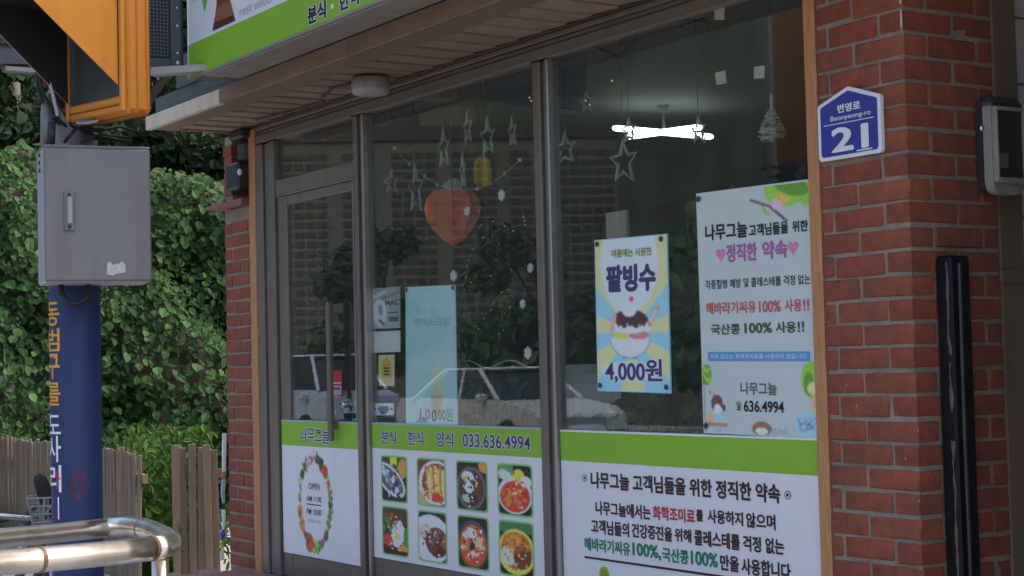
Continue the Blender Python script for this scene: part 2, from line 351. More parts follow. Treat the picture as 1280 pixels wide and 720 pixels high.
# ------------------------------------------------------------------ lettering and flat print
_tc = {}
def glyphs(body, off):
    k = (body, off)
    if k not in _tc:
        c = bpy.data.curves.new('lettering', 'FONT'); c.body = body; c.offset = off; c.resolution_u = 3
        o = bpy.data.objects.new('lettering', c)
        C.objects.link(o); bpy.context.view_layer.update()
        me = bpy.data.meshes.new_from_object(o.evaluated_get(bpy.context.evaluated_depsgraph_get()))
        C.objects.unlink(o); bpy.data.objects.remove(o)
        n = len(me.vertices); a = np.empty(n*3); me.vertices.foreach_get('co', a); a = a.reshape(n, 3)
        _tc[k] = (a, [tuple(p.vertices) for p in me.polygons]); bpy.data.meshes.remove(me)
    return _tc[k]
class Sheet:
    """a flat rectangle given by four 3D corners (top-left, top-right, bottom-left, bottom-right); u to the right, v down"""
    def __init__(s, tl, tr, bl, br, n):
        s.c = [np.array(q, float) for q in (tl, tr, bl, br)]; s.n = np.array(n, float)
    def at(s, u, v, h=0.0):
        a, b, c, d = s.c
        return a*(1-u)*(1-v)+b*u*(1-v)+c*(1-u)*v+d*u*v+s.n*h
    def text(s, body, u0, v0, u1, v1, m, parent, off=.018, h=.0016, halo=None, hw=.05, name='lettering'):
        bold = max(0, off-.012); off = min(off, .012)
        pts, fs = glyphs(body, off); lo = pts.min(0); hi = pts.max(0)
        def put(pp, ff, hh, mm, nm):
            mb = MB(); bd_ = bold if nm == name else max(bold, hw) if False else (bold+hw*.6)
            for q, (sx_, sy_) in enumerate(((0, 0), (-1, 0), (1, 0), (0, 1), (0, -1)) if bd_ > 0 else ((0, 0),)):
                mb.add([s.at(u0+(u1-u0)*(p[0]+sx_*bd_-lo[0])/(hi[0]-lo[0]), v1+(v0-v1)*(p[1]+sy_*bd_*.8-lo[1])/(hi[1]-lo[1]), hh+q*.00007) for p in pp], ff)
            return mb.build(nm, mm, parent)
        if halo:
            p2, f2 = glyphs(body, off+.012); put(p2, f2, h-.0007, halo, 'lettering_outline')
        return put(pts, fs, h, m, name)
    def poly(s, uv, m, parent, h=.001, name='print'):
        return MB().add([s.at(u, v, h) for u, v in uv], [tuple(range(len(uv)))]).build(name, m, parent)
    def paint(s, cv, u0, v0, u1, v1, parent, h=.0008, name='print'):
        cv = getattr(cv, "a", cv); H, W_ = cv.shape[:2]
        us = np.linspace(u0, u1, W_); vs_ = np.linspace(v0, v1, H)
        vs = [s.at(u, v, h) for v in vs_ for u in us]
        fs = [(j*W_+i, (j+1)*W_+i, (j+1)*W_+i+1, j*W_+i+1) for j in range(H-1) for i in range(W_-1)]
        o = MB().add(vs, fs).build(name, print_mat(), parent)
        ca = o.data.color_attributes.new('print', 'FLOAT_COLOR', 'POINT')
        ca.data.foreach_set('color', np.concatenate([cv.reshape(-1, 3), np.ones((H*W_, 1))], 1).astype(np.float32).ravel())
        return o
class Canvas:
    def __init__(s, w, h, col): s.a = np.empty((h, w, 3)); s.a[:] = col; s.y, s.x = np.mgrid[0:h, 0:w]; s.x = s.x/(w-1); s.y = s.y/(h-1); s.asp = h/w
    def ell(s, cx, cy, rx, ry, col, rot=0, noise=0, arc=None):
        dx = s.x-cx; dy = (s.y-cy)*1.0; c, sn = math.cos(rot), math.sin(rot)
        dyy = dy*s.asp; px = (dx*c+dyy*sn)/rx; py = (-dx*sn+dyy*c)/(ry*s.asp)
        mk = px*px+py*py < 1
        s.fill(mk, col, noise); return s
    def fill(s, mk, col, noise=0):
        col = np.array(col, float)
        if noise:
            k = 1+noise*(rng.random(s.x.shape)-.5)*2
            s.a[mk] = np.clip(col*k[..., None], 0, .85)[mk]
        else: s.a[mk] = col
    def rect(s, x0, y0, x1, y1, col, noise=0): s.fill((s.x >= x0) & (s.x <= x1) & (s.y >= y0) & (s.y <= y1), col, noise); return s
    def line(s, x0, y0, x1, y1, wd, col):
        ax, ay = x0, y0*s.asp; bx, by = x1, y1*s.asp; X, Y = s.x, s.y*s.asp
        L2 = (bx-ax)**2+(by-ay)**2; t = np.clip(((X-ax)*(bx-ax)+(Y-ay)*(by-ay))/max(L2, 1e-9), 0, 1)
        s.fill(np.hypot(X-ax-t*(bx-ax), Y-ay-t*(by-ay)) < wd, col); return s
    def scatter(s, n, cx, cy, rx, ry, cols, sz, noise=.2, rot=None):
        for i in range(n):
            a = random.random()*6.283; q = math.sqrt(random.random())
            s.ell(cx+rx*q*math.cos(a), cy+ry*q*math.sin(a), sz*random.uniform(.5, 1.2), sz*random.uniform(.25, .6)/s.asp*1.2, random.choice(cols), rot if rot is not None else random.random()*3.14, noise)
        return s
    def soften(s):
        b = s.a.copy(); b[1:-1, 1:-1] = (s.a[1:-1, 1:-1]*2+s.a[:-2, 1:-1]+s.a[2:, 1:-1]+s.a[1:-1, :-2]+s.a[1:-1, 2:])/6; s.a = b; return s

# ================================================================== THE SETTING
def structure(o): o['kind'] = 'structure'; return o
structure(MB().add([(-900, -900, -.14), (500, -900, -.14), (500, 900, -.14), (-900, 900, -.14)], [(0, 1, 2, 3)]).build('ground', M['soil'], org=(0, 0, -.14)))
structure(MB().box((-60, -14.5, -.136), (30, -5.3, -.12)).build('road', M['asphalt'], org=(0, -10, -.136)))
structure(MB().box((-60, -5.14, -.136), (30, 30, 0)).build('pavement', M['ground'], org=(0, 0, -.136)))
structure(MB().box((-60, -19, -.136), (30, -14.66, 0)).build('far_pavement', M['ground'], org=(0, -16, -.136)))
kb = MB()
for k in range(60): kb.cbox((-42+k*.8+.005, -5.298, -.15), (-42+k*.8+.795, -5.142, .004), .01)
structure(kb.build('kerb', M['ground'], org=(0, -5.2, -.15)))
# wooded ridge added far behind the street to block bright sky from window reflections
hv = []; hf = []; NX = 70
for j in range(10):
    for i in range(NX):
        a = -1.15+2.5*i/(NX-1)          # angle around the camera, street side and left
        d = 620+j*70
        hgt = [0, 90, 170, 240, 300, 335, 350, 340, 310, 260][j]*(.75+.35*mnoise.noise((i*.13, j*.2, 3))+.12*mnoise.noise((i*.6, j*.9, 1)))
        if j == 0: hgt = -2
        hv.append((-d*math.cos(a), -d*math.sin(a), hgt))
for j in range(9):
    for i in range(NX-1): hf.append((j*NX+i, j*NX+i+1, (j+1)*NX+i+1, (j+1)*NX+i))
structure(MB().add(hv, hf).build('sky_block_ridge', M['hill'], org=(0, 0, 0)))

# brick step under the shop front
st = thing('brick_step', (-5.5, -.5, 0), 'low red brick step running under the shop front', 'step')
MB().box((-7.80, -.62, 0), (-2.9, .10, .352)).build('core', M['mortar'], st)
pm = []
for k in range(3):
    b = MB().cbox((-.095+rng.random()*.003, -.0455, -.03), (.095-rng.random()*.003, .0455, .03), .004); me = b.mesh('paver'); me.materials.append(M['paver']); pm.append(me)
r_ = 0
for j in range(7):
    y = -.577+j*.1
    for i in range(25):
        x = -7.70+i*.2+(.1 if j % 2 else 0)
        if x > -2.95: continue
        inst('paver', pm[(i+j) % 3], (x, y, .388+rng.random()*.003), st)
for i in range(25):
    inst('paver', pm[i % 3], (-7.70+i*.2, -.655, .285), st)

# ================================================================== BRICK PILLARS
BM = {}
def brick_mesh(L, k, D=.09):
    key = (round(L, 3), k, D)
    if key not in BM:
        b = MB(); b.cbox((-L/2, -D/2, -.0285), (L/2, D/2, .0285), .0035)
        rr = random.Random(hash(key) & 0xffff)
        b.v = [(v[0]+rr.uniform(-.0022, .0022), v[1]+rr.uniform(-.0018, .0018), v[2]+rr.uniform(-.0022, .0022)) for v in b.v]
        me = b.mesh('brick'); me.materials.append(M['brick']); BM[key] = me
    return BM[key]
def brick(pl, x0, x1, y0, y1, zc):
    L, D = x1-x0, y1-y0
    inst('brick', brick_mesh(L, random.randrange(6), D), ((x0+x1)/2+random.uniform(-.0015, .0015), (y0+y1)/2+random.uniform(-.003, .0012), zc+random.uniform(-.0024, .0024)), pl, (0, random.uniform(-.009, .009), random.uniform(-.004, .004)))
XR = -3.193; XL = -3.537; YB = .36; COURSE = .0669; Z0 = 2.161+.067-COURSE*27
pr = thing('brick_pillar', (-3.36, .18, 0), 'red brick corner pillar carrying the blue house number plate', 'pillar', None)
MB().box((XL+.004, .003, .3), (XR-.003, YB-.004, 2.60)).build('mortar', M['mortar'], pr)
for k in range(33):
    zb = Z0+k*COURSE; zc = zb+.005+.0285
    if zc+.03 > 2.6: break
    A = ((k-27) % 2 == 0)
    if A:
        brick(pr, XR-.19, XR, 0, .09, zc); brick(pr, XL, XR-.20, 0, .09, zc)
        brick(pr, XR-.09, XR, .10, .29, zc); brick(pr, XR-.09, XR, .30, YB, zc)
    else:
        brick(pr, XR-.09, XR, 0, .19, zc); brick(pr, XR-.29, XR-.10, 0, .09, zc); brick(pr, XL, XR-.30, 0, .09, zc)
        brick(pr, XR-.09, XR, .20, YB, zc)
dr = MB()
for (px, py, l) in ((1126, 1, .01), (1127, 24, .03)):
    p = F(px, py); dr.ball((p[0], -.002, p[2]), (.004, .003, l), 6, 5)
for (px, py) in ((1058, 481), (1110, 482), (1054, 533), (1066, 529), (1150, 626), (1132, 573), (1071, 507), (1148, 538)):
    p = F(px, py); dr.ball((p[0], -.001, p[2]), (.0012, .0012, .0042), 6, 4)
o = dr.build('paint_drip', M['sticker'], pr); o['kind'] = 'stuff'
pl = thing('brick_pillar', (-7.72, .15, 0), 'narrow red brick pillar with a sloping cap beside the glass door', 'pillar', None)
LX0, LX1 = -7.875, -7.562
MB().box((LX0+.003, .003, .3), (LX1-.003, .40, 2.225)).build('mortar', M['mortar'], pl)
MB().box((LX0+.006, .006, 2.262), (LX0+.095, .40, 2.60)).build('upper_mortar', M['mortar'], pl)
for k in range(33):
    zb = Z0+k*COURSE; zc = zb+.005+.0285
    if zc+.03 < 2.222:
        if k % 2: brick(pl, LX0, LX0+.09, 0, .19, zc); brick(pl, LX0+.10, LX0+.29, 0, .09, zc)
        else: brick(pl, LX0, LX0+.19, 0, .09, zc); brick(pl, LX0+.20, LX1, 0, .09, zc)
    elif zc-.03 > 2.262 and zc+.03 < 2.60:
        brick(pl, LX0, LX0+.10, 0, .19, zc)
MB().add([(-7.97, -.06, 2.235), (-7.57, -.04, 2.225), (-7.57, .42, 2.225), (-7.97, .42, 2.235), (-7.97, -.06, 2.252), (-7.57, -.04, 2.262), (-7.57, .42, 2.262), (-7.97, .42, 2.252)],
         [(0, 3, 2, 1), (4, 5, 6, 7), (0, 1, 5, 4), (1, 2, 6, 5), (2, 3, 7, 6), (3, 0, 4, 7)]).build('cap_slab', M['paver'], pl)
# black cable duct and camera on the cap
cm = thing('security_camera', F(300, 246, -.02), 'black security camera with a white eye above the narrow pillar', 'camera')
b = MB(); p0 = F(291, 240, -.02); p1 = F(306, 207, -.02)
b.cbox((p0[0], -.06, p0[2]), (p1[0], .05, p1[2]+.02), .012); b.build('housing', M['dark'], cm)
b = MB(); b.cbox((p0[0]+.05, -.02, p1[2]+.02), (p1[0]+.01, .08, 2.55), .015); b.build('mast', M['dark'], cm)
b = MB(); b.cbox((p0[0]+.02, -.05, 2.56), (p1[0]+.03, .10, 2.605), .01); b.build('ceiling_bracket', M['dark'], cm)
e = F(300, 215, -.06); MB().ball((e[0], -.062, e[2]), (.016, .012, .016), 10, 6).smooth().build('lens', M['led_w'], cm)

# wooden strips beside the pillars
tag(MB().cbox((-3.586, -.004, .40), (-3.5385, .075, 2.598), .003).build('wood_strip', M['wood_trim']), 'orange brown timber strip between the promise poster and the brick corner pillar', 'wood strip', 'timber strips framing the shop front')
tag(MB().cbox((-7.5605, -.004, .40), (-7.487, .075, 2.598), .003).build('wood_strip', M['wood_trim']), 'orange brown timber strip left of the glass door', 'wood strip', 'timber strips framing the shop front')

nw = thing('shading_wall', (-2.45, 2, 0), 'unseen grey rendered wall added right of the brick pillar to shade its side', 'wall')  # out of view, added to darken the alley and the pillar's side face
MB().box((-2.50, -.15, 0), (-2.3, 5.0, 4.6)).build('render', mat('grey_render', (.22, .20, .18), .9, var=.15, scale=4, bump=.4), nw)
MB().box((-2.54, -.19, 4.601), (-2.26, 5.04, 4.70)).build('coping', M['mortar'], nw)
# ================================================================== SHOP BUILDING SHELL
bd = thing('shop_building', (-5.5, 3, 0), 'small snack restaurant building with a dark room behind its glazed front', 'building')
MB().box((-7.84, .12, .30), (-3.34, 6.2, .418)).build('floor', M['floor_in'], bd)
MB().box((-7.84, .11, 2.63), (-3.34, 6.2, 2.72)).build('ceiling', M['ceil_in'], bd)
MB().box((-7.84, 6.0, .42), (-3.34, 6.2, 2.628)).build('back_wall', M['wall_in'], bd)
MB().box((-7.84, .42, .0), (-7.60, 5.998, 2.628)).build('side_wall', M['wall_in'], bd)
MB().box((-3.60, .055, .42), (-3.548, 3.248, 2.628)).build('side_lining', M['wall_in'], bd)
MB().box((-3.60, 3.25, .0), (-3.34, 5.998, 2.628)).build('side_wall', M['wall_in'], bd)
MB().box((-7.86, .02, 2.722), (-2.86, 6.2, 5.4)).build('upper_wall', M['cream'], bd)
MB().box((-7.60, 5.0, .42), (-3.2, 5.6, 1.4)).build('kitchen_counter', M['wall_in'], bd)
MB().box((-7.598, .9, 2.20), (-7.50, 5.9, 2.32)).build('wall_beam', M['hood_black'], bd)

# ================================================================== SHOP FRONT FRAME
GY = .024
fr = thing('shopfront_frame', (-5.5, .05, .42), 'brown grey aluminium frame holding the shop windows and door', 'window frame')
b = MB(); b.cbox((-7.484, .0, 2.520), (-3.588, .046, 2.560), .003); b.cbox((-7.484, .014, 2.563), (-3.588, .046, 2.583), .003); b.cbox((-7.484, .004, 2.585), (-3.588, .046, 2.604), .003); b.build('header', M['alu'], fr)
MB().box((-7.24, -.003, 2.513), (-6.464, .02, 2.5215)).build('header_bead', M['alu_light'], fr)
MB().box((-6.352, -.003, 2.513), (-5.034, .02, 2.5215)).build('header_bead', M['alu_light'], fr)
MB().box((-4.922, -.003, 2.513), (-3.588, .02, 2.5215)).build('header_bead', M['alu_light'], fr)
b = MB(); b.cbox((-7.484, .0, .42), (-7.41, .046, 2.5125), .004); b.cbox((-7.405, .012, .42), (-7.335, .046, 2.5125), .004); b.cbox((-7.33, -.004, .42), (-7.272, .046, 2.5125), .004); b.build('jamb', M['alu'], fr)
b = MB(); b.cbox((-6.458, .0, .42), (-6.42, .046, 2.5125), .004); b.cbox((-6.417, .014, .42), (-6.375, .046, 2.5125), .004); b.build('mullion', M['alu'], fr)
MB().cbox((-6.374, -.004, .42), (-6.358, .046, 2.5125), .003).build('mullion_bead', M['alu_light'], fr)
b = MB(); b.cbox((-5.032, .0, .42), (-4.985, .046, 2.5125), .004); b.cbox((-4.982, .014, .42), (-4.945, .046, 2.5125), .004); b.build('mullion', M['alu'], fr)
MB().cbox((-4.942, -.004, .42), (-4.926, .046, 2.5125), .003).build('mullion_bead', M['alu_light'], fr)
b = MB(); b.cbox((-6.356, -.002, .42), (-5.034, .046, .50), .004); b.cbox((-6.356, .014, .503), (-5.034, .046, .585), .004); b.build('sill', M['alu'], fr)
b = MB(); b.cbox((-4.924, -.002, .42), (-3.588, .046, .50), .004); b.build('sill', M['alu'], fr)
b = MB(); b.cbox((-7.270, .004, 2.242), (-6.462, .046, 2.318), .004); b.build('transom_bar', M['alu'], fr)
o = MB().box((-7.268, GY-.003, 2.320), (-6.462, GY+.003, 2.512)).build('transom_pane', GLASS, fr)
MB().box((-7.485, -.02, .405), (-3.588, .046, .419)).build('threshold', M['alu'], fr)

def wpx(S, x0, x1, z0, z1, Y):
    def uv(px, py):
        p = F(px, py, Y); return (p[0]-x0)/(x1-x0), (z1-p[2])/(z1-z0)
    S.uv = uv; return S
def rect_sheet(x0, x1, z0, z1, Y): return wpx(Sheet((x0, Y, z1), (x1, Y, z1), (x0, Y, z0), (x1, Y, z0), (0, -1, 0)), x0, x1, z0, z1, Y)
def tpx(S, body, xl, yt, yb, xr, m, parent, **k):
    u0, v0 = S.uv(xl, yt); _, v1 = S.uv(xl, yb); u1, _ = S.uv(xr, yt); return S.text(body, u0, v0, u1, v1, m, parent, **k)

# ---- glass door
dx0, dx1 = -7.268, -6.464
dr = thing('glass_door', (-6.86, .05, .42), 'narrow glass shop door with a wreath of vegetables printed on its white lower panel', 'door')
b = MB(); b.cbox((dx0+.002, .012, .424), (-7.165, .045, 2.236), .004); b.cbox((-6.50, .012, .424), (dx1-.002, .045, 2.236), .004)
b.cbox((-7.163, .014, 2.190), (-6.502, .045, 2.236), .004); b.cbox((-7.163, .014, .424), (-6.502, .045, .534), .004); b.build('stile_frame', M['alu'], dr)
MB().box((-7.262, .004, 2.2365), (-6.468, .02, 2.2415)).build('bead', M['alu_light'], dr)
MB().box((-6.478, .004, 1.17), (-6.468, .012, 2.236)).build('bead', M['alu_light'], dr)
MB().box((-7.163, GY-.003, 1.17), (-6.502, GY+.003, 2.188)).build('pane', GLASS, dr)
DP = .008
pn = MB().box((-7.255, DP, .537), (-6.478, .04, 1.166)).build('lower_panel', M['white_print'], dr)
S = rect_sheet(-7.255, -6.478, .537, 1.166, DP)
S.poly([(0, 0), (1, 0), (1, .19), (0, .19)], M['green_print'], pn, .0006, 'green_band')
S.poly([(0, 0), (1, 0), (1, .012), (0, .012)], M['pale_ink'], pn, .0009, 'band_edge')
tpx(S, '나무그늘', 376, 534, 553, 411.5, M['purple'], pn, off=.02, halo=M['white_ink'], hw=.06)
cv = Canvas(80, 92, MATS['white_vinyl'].node_tree.nodes['Principled BSDF'].inputs['Base Color'].default_value[:3])
cols = dict(r=alb(190, 45, 40), o=alb(205, 110, 45), g=alb(60, 110, 50), lg=alb(110, 170, 70), br=alb(70, 45, 40), dk=alb(50, 60, 45), gy=alb(150, 150, 155), pk=alb(150, 70, 90))
for (a, ky, sz, el) in ((-96, 'gy', .045, .5), (-78, 'dk', .05, .7), (-62, 'br', .055, .8), (-45, 'r', .06, .8), (-25, 'r', .045, .7), (-12, 'g', .05, .5), (2, 'dk', .045, .6), (14, 'g', .05, .5), (28, 'pk', .05, .5), (45, 'br', .055, .6), (62, 'pk', .05, .6), (76, 'g', .06, .6), (92, 'lg', .075, .7), (112, 'r', .085, .8), (130, 'dk', .05, .5), (148, 'o', .07, .7), (166, 'o', .06, .8), (184, 'dk', .045, .5), (200, 'gy', .04, .5), (216, 'br', .05, .7), (232, 'dk', .045, .6), (248, 'gy', .05, .4)):
    t = R(a); x, y = .5+.40*math.cos(t), .5+.42*math.sin(t)
    cv.ell(x, y, sz*1.25, sz*el*1.35, cols[ky], t+1.4+random.uniform(-.4, .4), .25)
    for q in range(4):
        t2 = t+random.uniform(-.13, .13); cv.ell(.5+(.40+random.uniform(-.06, .06))*math.cos(t2), .5+(.42+random.uniform(-.06, .06))*math.sin(t2), 1.3*.022, 1.3*.013, cols[random.choice(['g', 'dk', 'br', 'lg', 'pk'])], random.random()*3, .2)
cv.soften()
u0, v0 = S.uv(369, 565); u1, v1 = S.uv(419, 690)
_, vA = S.uv(393, 562); _, vB = S.uv(393, 694)
S.paint(cv, u0, vA, u1, vB, pn, .0006, 'wreath_print')
for body, y0, y1, xl, xr, m in (('OPEN', 603.5, 611.5, 386, 399.5, 'ink'), ('AM 11:00', 619, 626, 383.5, 402, 'ink'), ('PM 10:00', 635, 642.5, 383.5, 402, 'ink'), ('연중무휴', 648, 652.5, 385, 401, 'pale_ink')):
    tpx(S, body, xl, y0, y1, xr, M[m], pn, off=.012)
u0, v0 = S.uv(383, 629); u1, v1 = S.uv(402, 631); S.poly([(u0, v0), (u1, v0), (u1, v0+.008), (u0, v0+.008)], M['ink'], pn, .0014, 'rule')
h0 = F(411.5, 378, -.02); h1 = F(415, 551, -.02)
b = MB(); hx = (h0[0]+h1[0])/2; b.cbox((hx-.016, -.035, h1[2]), (hx+.016, -.012, h0[2]), .005); b.box((hx-.012, -.012, h1[2]+.05), (hx+.012, .012, h1[2]+.09)); b.box((hx-.012, -.012, h0[2]-.09), (hx+.012, GY-.004, h0[2]-.05)); b.build('pull_handle', M['alu'], dr)
sh = rect_sheet(-6.748, -6.640, 1.278, 1.395, GY-.006)
sk = tag(MB().box((-6.748, GY-.006, 1.278), (-6.640, GY-.004, 1.395)).build('sticker', M['red_ink']), 'small red and grey notice stuck on the door glass', 'sticker')
sh.poly([(.05, .58), (.95, .58), (.95, .94), (.05, .94)], M['pale_ink'], sk, .0006, 'grey_field'); sh.text('CLOVA', .12, .64, .88, .78, M['purple'], sk, h=.001) if False else sh.poly([(.15, .66), (.85, .66), (.85, .74), (.15, .74)], M['purple'], sk, .001, 'printed_line')
sh.poly([(.05, .46), (.95, .46), (.95, .5), (.05, .5)], M['white_ink'], sk, .0006, 'printed_line')
lk = thing('door_lock', F(430, 512, GY), 'chrome key lock on the inner edge of the glass door', 'lock')
p = F(426, 502, GY-.02); b = MB(); b.cbox((p[0]-.03, .035, p[2]-.055), (p[0]+.085, .055, p[2]+.015), .005); b.build('lock_plate', M['chrome'], lk)
MB().lathe([(.012, -.02), (.016, -.015), (.016, .0)], (p[0]-.01, .033, p[2]-.015), 12, 'y').smooth().build('thumb_turn', M['chrome'], lk)
MB().lathe([(.012, -.012), (.012, .0)], (p[0]+.06, .033, p[2]-.03), 12, 'y').build('key_cylinder', M['dark'], lk)

# ---- middle window
wm = thing('shop_window', (-5.7, .05, .58), 'middle shop window with eight food photographs on its white lower panel', 'window', None)
MB().box((-6.356, GY-.003, 1.17), (-5.034, GY+.003, 2.512)).build('pane', GLASS, wm)
pn = MB().box((-6.354, .012, .588), (-5.036, .05, 1.167)).build('lower_panel', M['white_print'], wm)
S = rect_sheet(-6.354, -5.036, .588, 1.167, .012)
S.poly([(0, 0), (1, 0), (1, .19), (0, .19)], M['green_print'], pn, .0006, 'green_band')
S.poly([(0, 0), (1, 0), (1, .012), (0, .012)], M['pale_ink'], pn, .0009, 'band_edge')
for body, xl, xr, y0, y1 in (('분식', 477, 495, 538, 554.5), ('한식', 510, 529.5, 539, 556.3), ('양식', 545.5, 566.5, 540, 558), ('033.636.4994', 578.5, 663, 541.7, 558.5)):
    tpx(S, body, xl, y0, y1, xr, M['purple'], pn, off=.022, halo=M['white_ink'], hw=.055)
wh = alb(205, 205, 210); egg = alb(225, 225, 220); yol = alb(225, 170, 50); blk = alb(22, 24, 22); rd = alb(190, 55, 30); dk = alb(40, 32, 26); org_ = alb(215, 120, 50); grn = alb(55, 110, 45); meat = alb(95, 50, 38)
def food(i):
    c = Canvas(50, 72, blk)
    if i == 0:
        c.rect(0, 0, 1, .25, alb(40, 60, 25), .4).rect(.35, .02, .62, .2, alb(200, 180, 40), .2).ell(.85, .25, .18, .2, org_, 0, .3).ell(.35, .52, .70, .26, wh, .75, .1).ell(.35, .52, .62, .21, alb(70, 75, 85), .75, .5)
        for q in range(16): t = q/15; c.ell(.02+.66*t+random.uniform(-.05, .05), .28+.50*t+random.uniform(-.10, .10), .10, .05, random.choice([alb(165, 170, 185), alb(35, 38, 45), alb(120, 125, 140)]), 1.2, .2)
    elif i == 1:
        c.rect(0, 0, 1, 1, alb(90, 55, 40), .3).rect(0, .6, .5, 1, alb(150, 140, 105), .3).ell(.68, .5, .62, .47, wh, 0, .05).ell(.70, .5, .52, .41, alb(120, 45, 30), 0, .2)
        for q in range(9): c.line(.32+.085*q, .16+random.uniform(-.04, .1), .40+.075*q, .86+random.uniform(-.1, .05), .045, random.choice([org_, alb(225, 160, 90), alb(205, 95, 45), alb(235, 175, 115)]))
        c.ell(.72, .80, .22, .10, rd, .3, .3)
    elif i == 2:
        c.ell(.48, .54, .47, .44, alb(85, 80, 78), 0, .2).ell(.48, .54, .40, .37, alb(60, 42, 35), 0, .35).ell(.38, .32, .2, .12, egg, .3, .05).ell(.36, .33, .07, .045, yol).ell(.42, .54, .16, .1, wh, 1, .1).ell(.33, .75, .16, .08, alb(150, 150, 150), .4, .2).ell(.70, .55, .1, .2, alb(95, 40, 30), 0, .3).ell(.93, .08, .2, .14, org_, .4, .2).ell(.55, .75, .14, .1, dk, 0, .3)
    elif i == 3:
        c.rect(0, 0, .45, .3, alb(75, 125, 75), .5).ell(.5, .60, .50, .37, wh, 0, .05).ell(.5, .63, .44, .31, rd, 0, .25).scatter(40, .5, .65, .36, .22, [alb(225, 85, 45), alb(160, 40, 25), alb(230, 110, 60)], .10).ell(.62, .22, .16, .13, yol, 0, .15).ell(.82, .33, .17, .11, egg, .6, .05).ell(.22, .22, .2, .1, alb(165, 175, 165), .5, .2)
    elif i == 4:
        c.rect(0, 0, 1, .35, alb(60, 45, 32), .4).ell(.4, .22, .32, .16, alb(70, 38, 26), .2, .4).scatter(16, .2, .4, .2, .25, [grn, dk, meat], .12).ell(.62, .58, .27, .25, egg, .4, .04).ell(.66, .42, .12, .16, egg, .2, .04).ell(.60, .60, .11, .075, yol).ell(.22, .70, .2, .12, rd, .4, .25).ell(.8, .85, .22, .10, org_, -.3, .25).ell(.92, .6, .1, .2, grn, 0, .3).rect(0, .9, 1, 1, blk)
    elif i == 5:
        c.ell(.45, .55, .72, .48, alb(200, 205, 215), .3, .04).ell(.28, .42, .28, .16, alb(170, 155, 140), 0, .2).ell(.66, .60, .40, .30, alb(70, 36, 26), -.5, .35).scatter(45, .64, .6, .34, .25, [alb(105, 60, 45), alb(55, 28, 20), alb(120, 75, 55), alb(80, 40, 40)], .09)
    elif i == 6:
        c.ell(.5, .54, .50, .46, alb(60, 62, 65), 0, .2).ell(.5, .56, .43, .40, alb(190, 70, 35), 0, .25).scatter(55, .5, .56, .36, .33, [alb(225, 110, 60), alb(205, 60, 35), alb(225, 190, 160), alb(170, 45, 25)], .09).ell(.45, .32, .17, .1, alb(225, 200, 180), .3, .15).ell(.5, .55, .09, .12, dk, .5, .3).ell(.68, .5, .13, .13, alb(225, 160, 120), 0, .2)
    else:
        c.rect(0, 0, 1, .2, alb(55, 100, 60), .6).ell(.5, .56, .54, .42, alb(215, 180, 75), 0, .06).ell(.5, .55, .45, .34, alb(150, 90, 45), 0, .2).ell(.48, .36, .38, .17, alb(205, 105, 45), 0, .3).ell(.28, .64, .24, .18, alb(200, 180, 150), 0, .15).ell(.68, .64, .26, .22, alb(95, 45, 28), 0, .35).scatter(30, .55, .4, .35, .18, [alb(225, 130, 60), alb(170, 70, 35)], .08)
    c.soften(); k = 1+.12*(rng.random(c.x.shape)-.5)*2; c.a = np.clip(c.a*k[..., None], 0, .85); c.scatter(34, .5, .55, .40, .38, [c.a[int(8+56*q/60), int(6+38*((q*7) % 60)/60)].copy()*1.12 for q in range(60)], .05, .15)
    # rounded corners show the green border
    xx = np.minimum(c.x, 1-c.x); yy = np.minimum(c.y, 1-c.y)*c.asp
    g = np.array(alb(105, 150, 90)); mk = (xx < .035) | (yy < .035) | ((xx < .13) & (yy < .13) & (np.hypot(.13-xx, .13-yy) > .10))
    c.a[mk] = g
    return c.a
colx = [(477, 509), (521.7, 557), (570.8, 609.2), (622.2, 665.3)]
_, va0 = S.uv(477, 569.4); _, va1 = S.uv(477, 625.5); _, vb0 = S.uv(477, 632); _, vb1 = S.uv(477, 691.5)
def rrect(u0, v0, u1, v1, ru, rv):
    out = []
    for cx, cy, a0 in ((u1-ru, v1-rv, 0), (u0+ru, v1-rv, 90), (u0+ru, v0+rv, 180), (u1-ru, v0+rv, 270)):
        for k in range(4): a = R(a0+30*k); out.append((cx+ru*math.cos(a), cy+rv*math.sin(a)))
    return out
for rw in (0, 1):
    for q in range(4):
        u0, _ = S.uv(colx[q][0], 600); u1, _ = S.uv(colx[q][1], 600)
        v0, v1 = ((va0, va1), (vb0, vb1))[rw]
        e = .006
        S.poly(rrect(u0-e*.55, v0-e*1.2, u1+e*.55, v1+e*1.2, .022, .05), mat('pale_green_border', alb(120, 165, 105), .5), pn, .0006, 'photo_border')
        S.paint(food(rw*4+q), u0, v0, u1, v1, pn, .0011, 'food_photo')

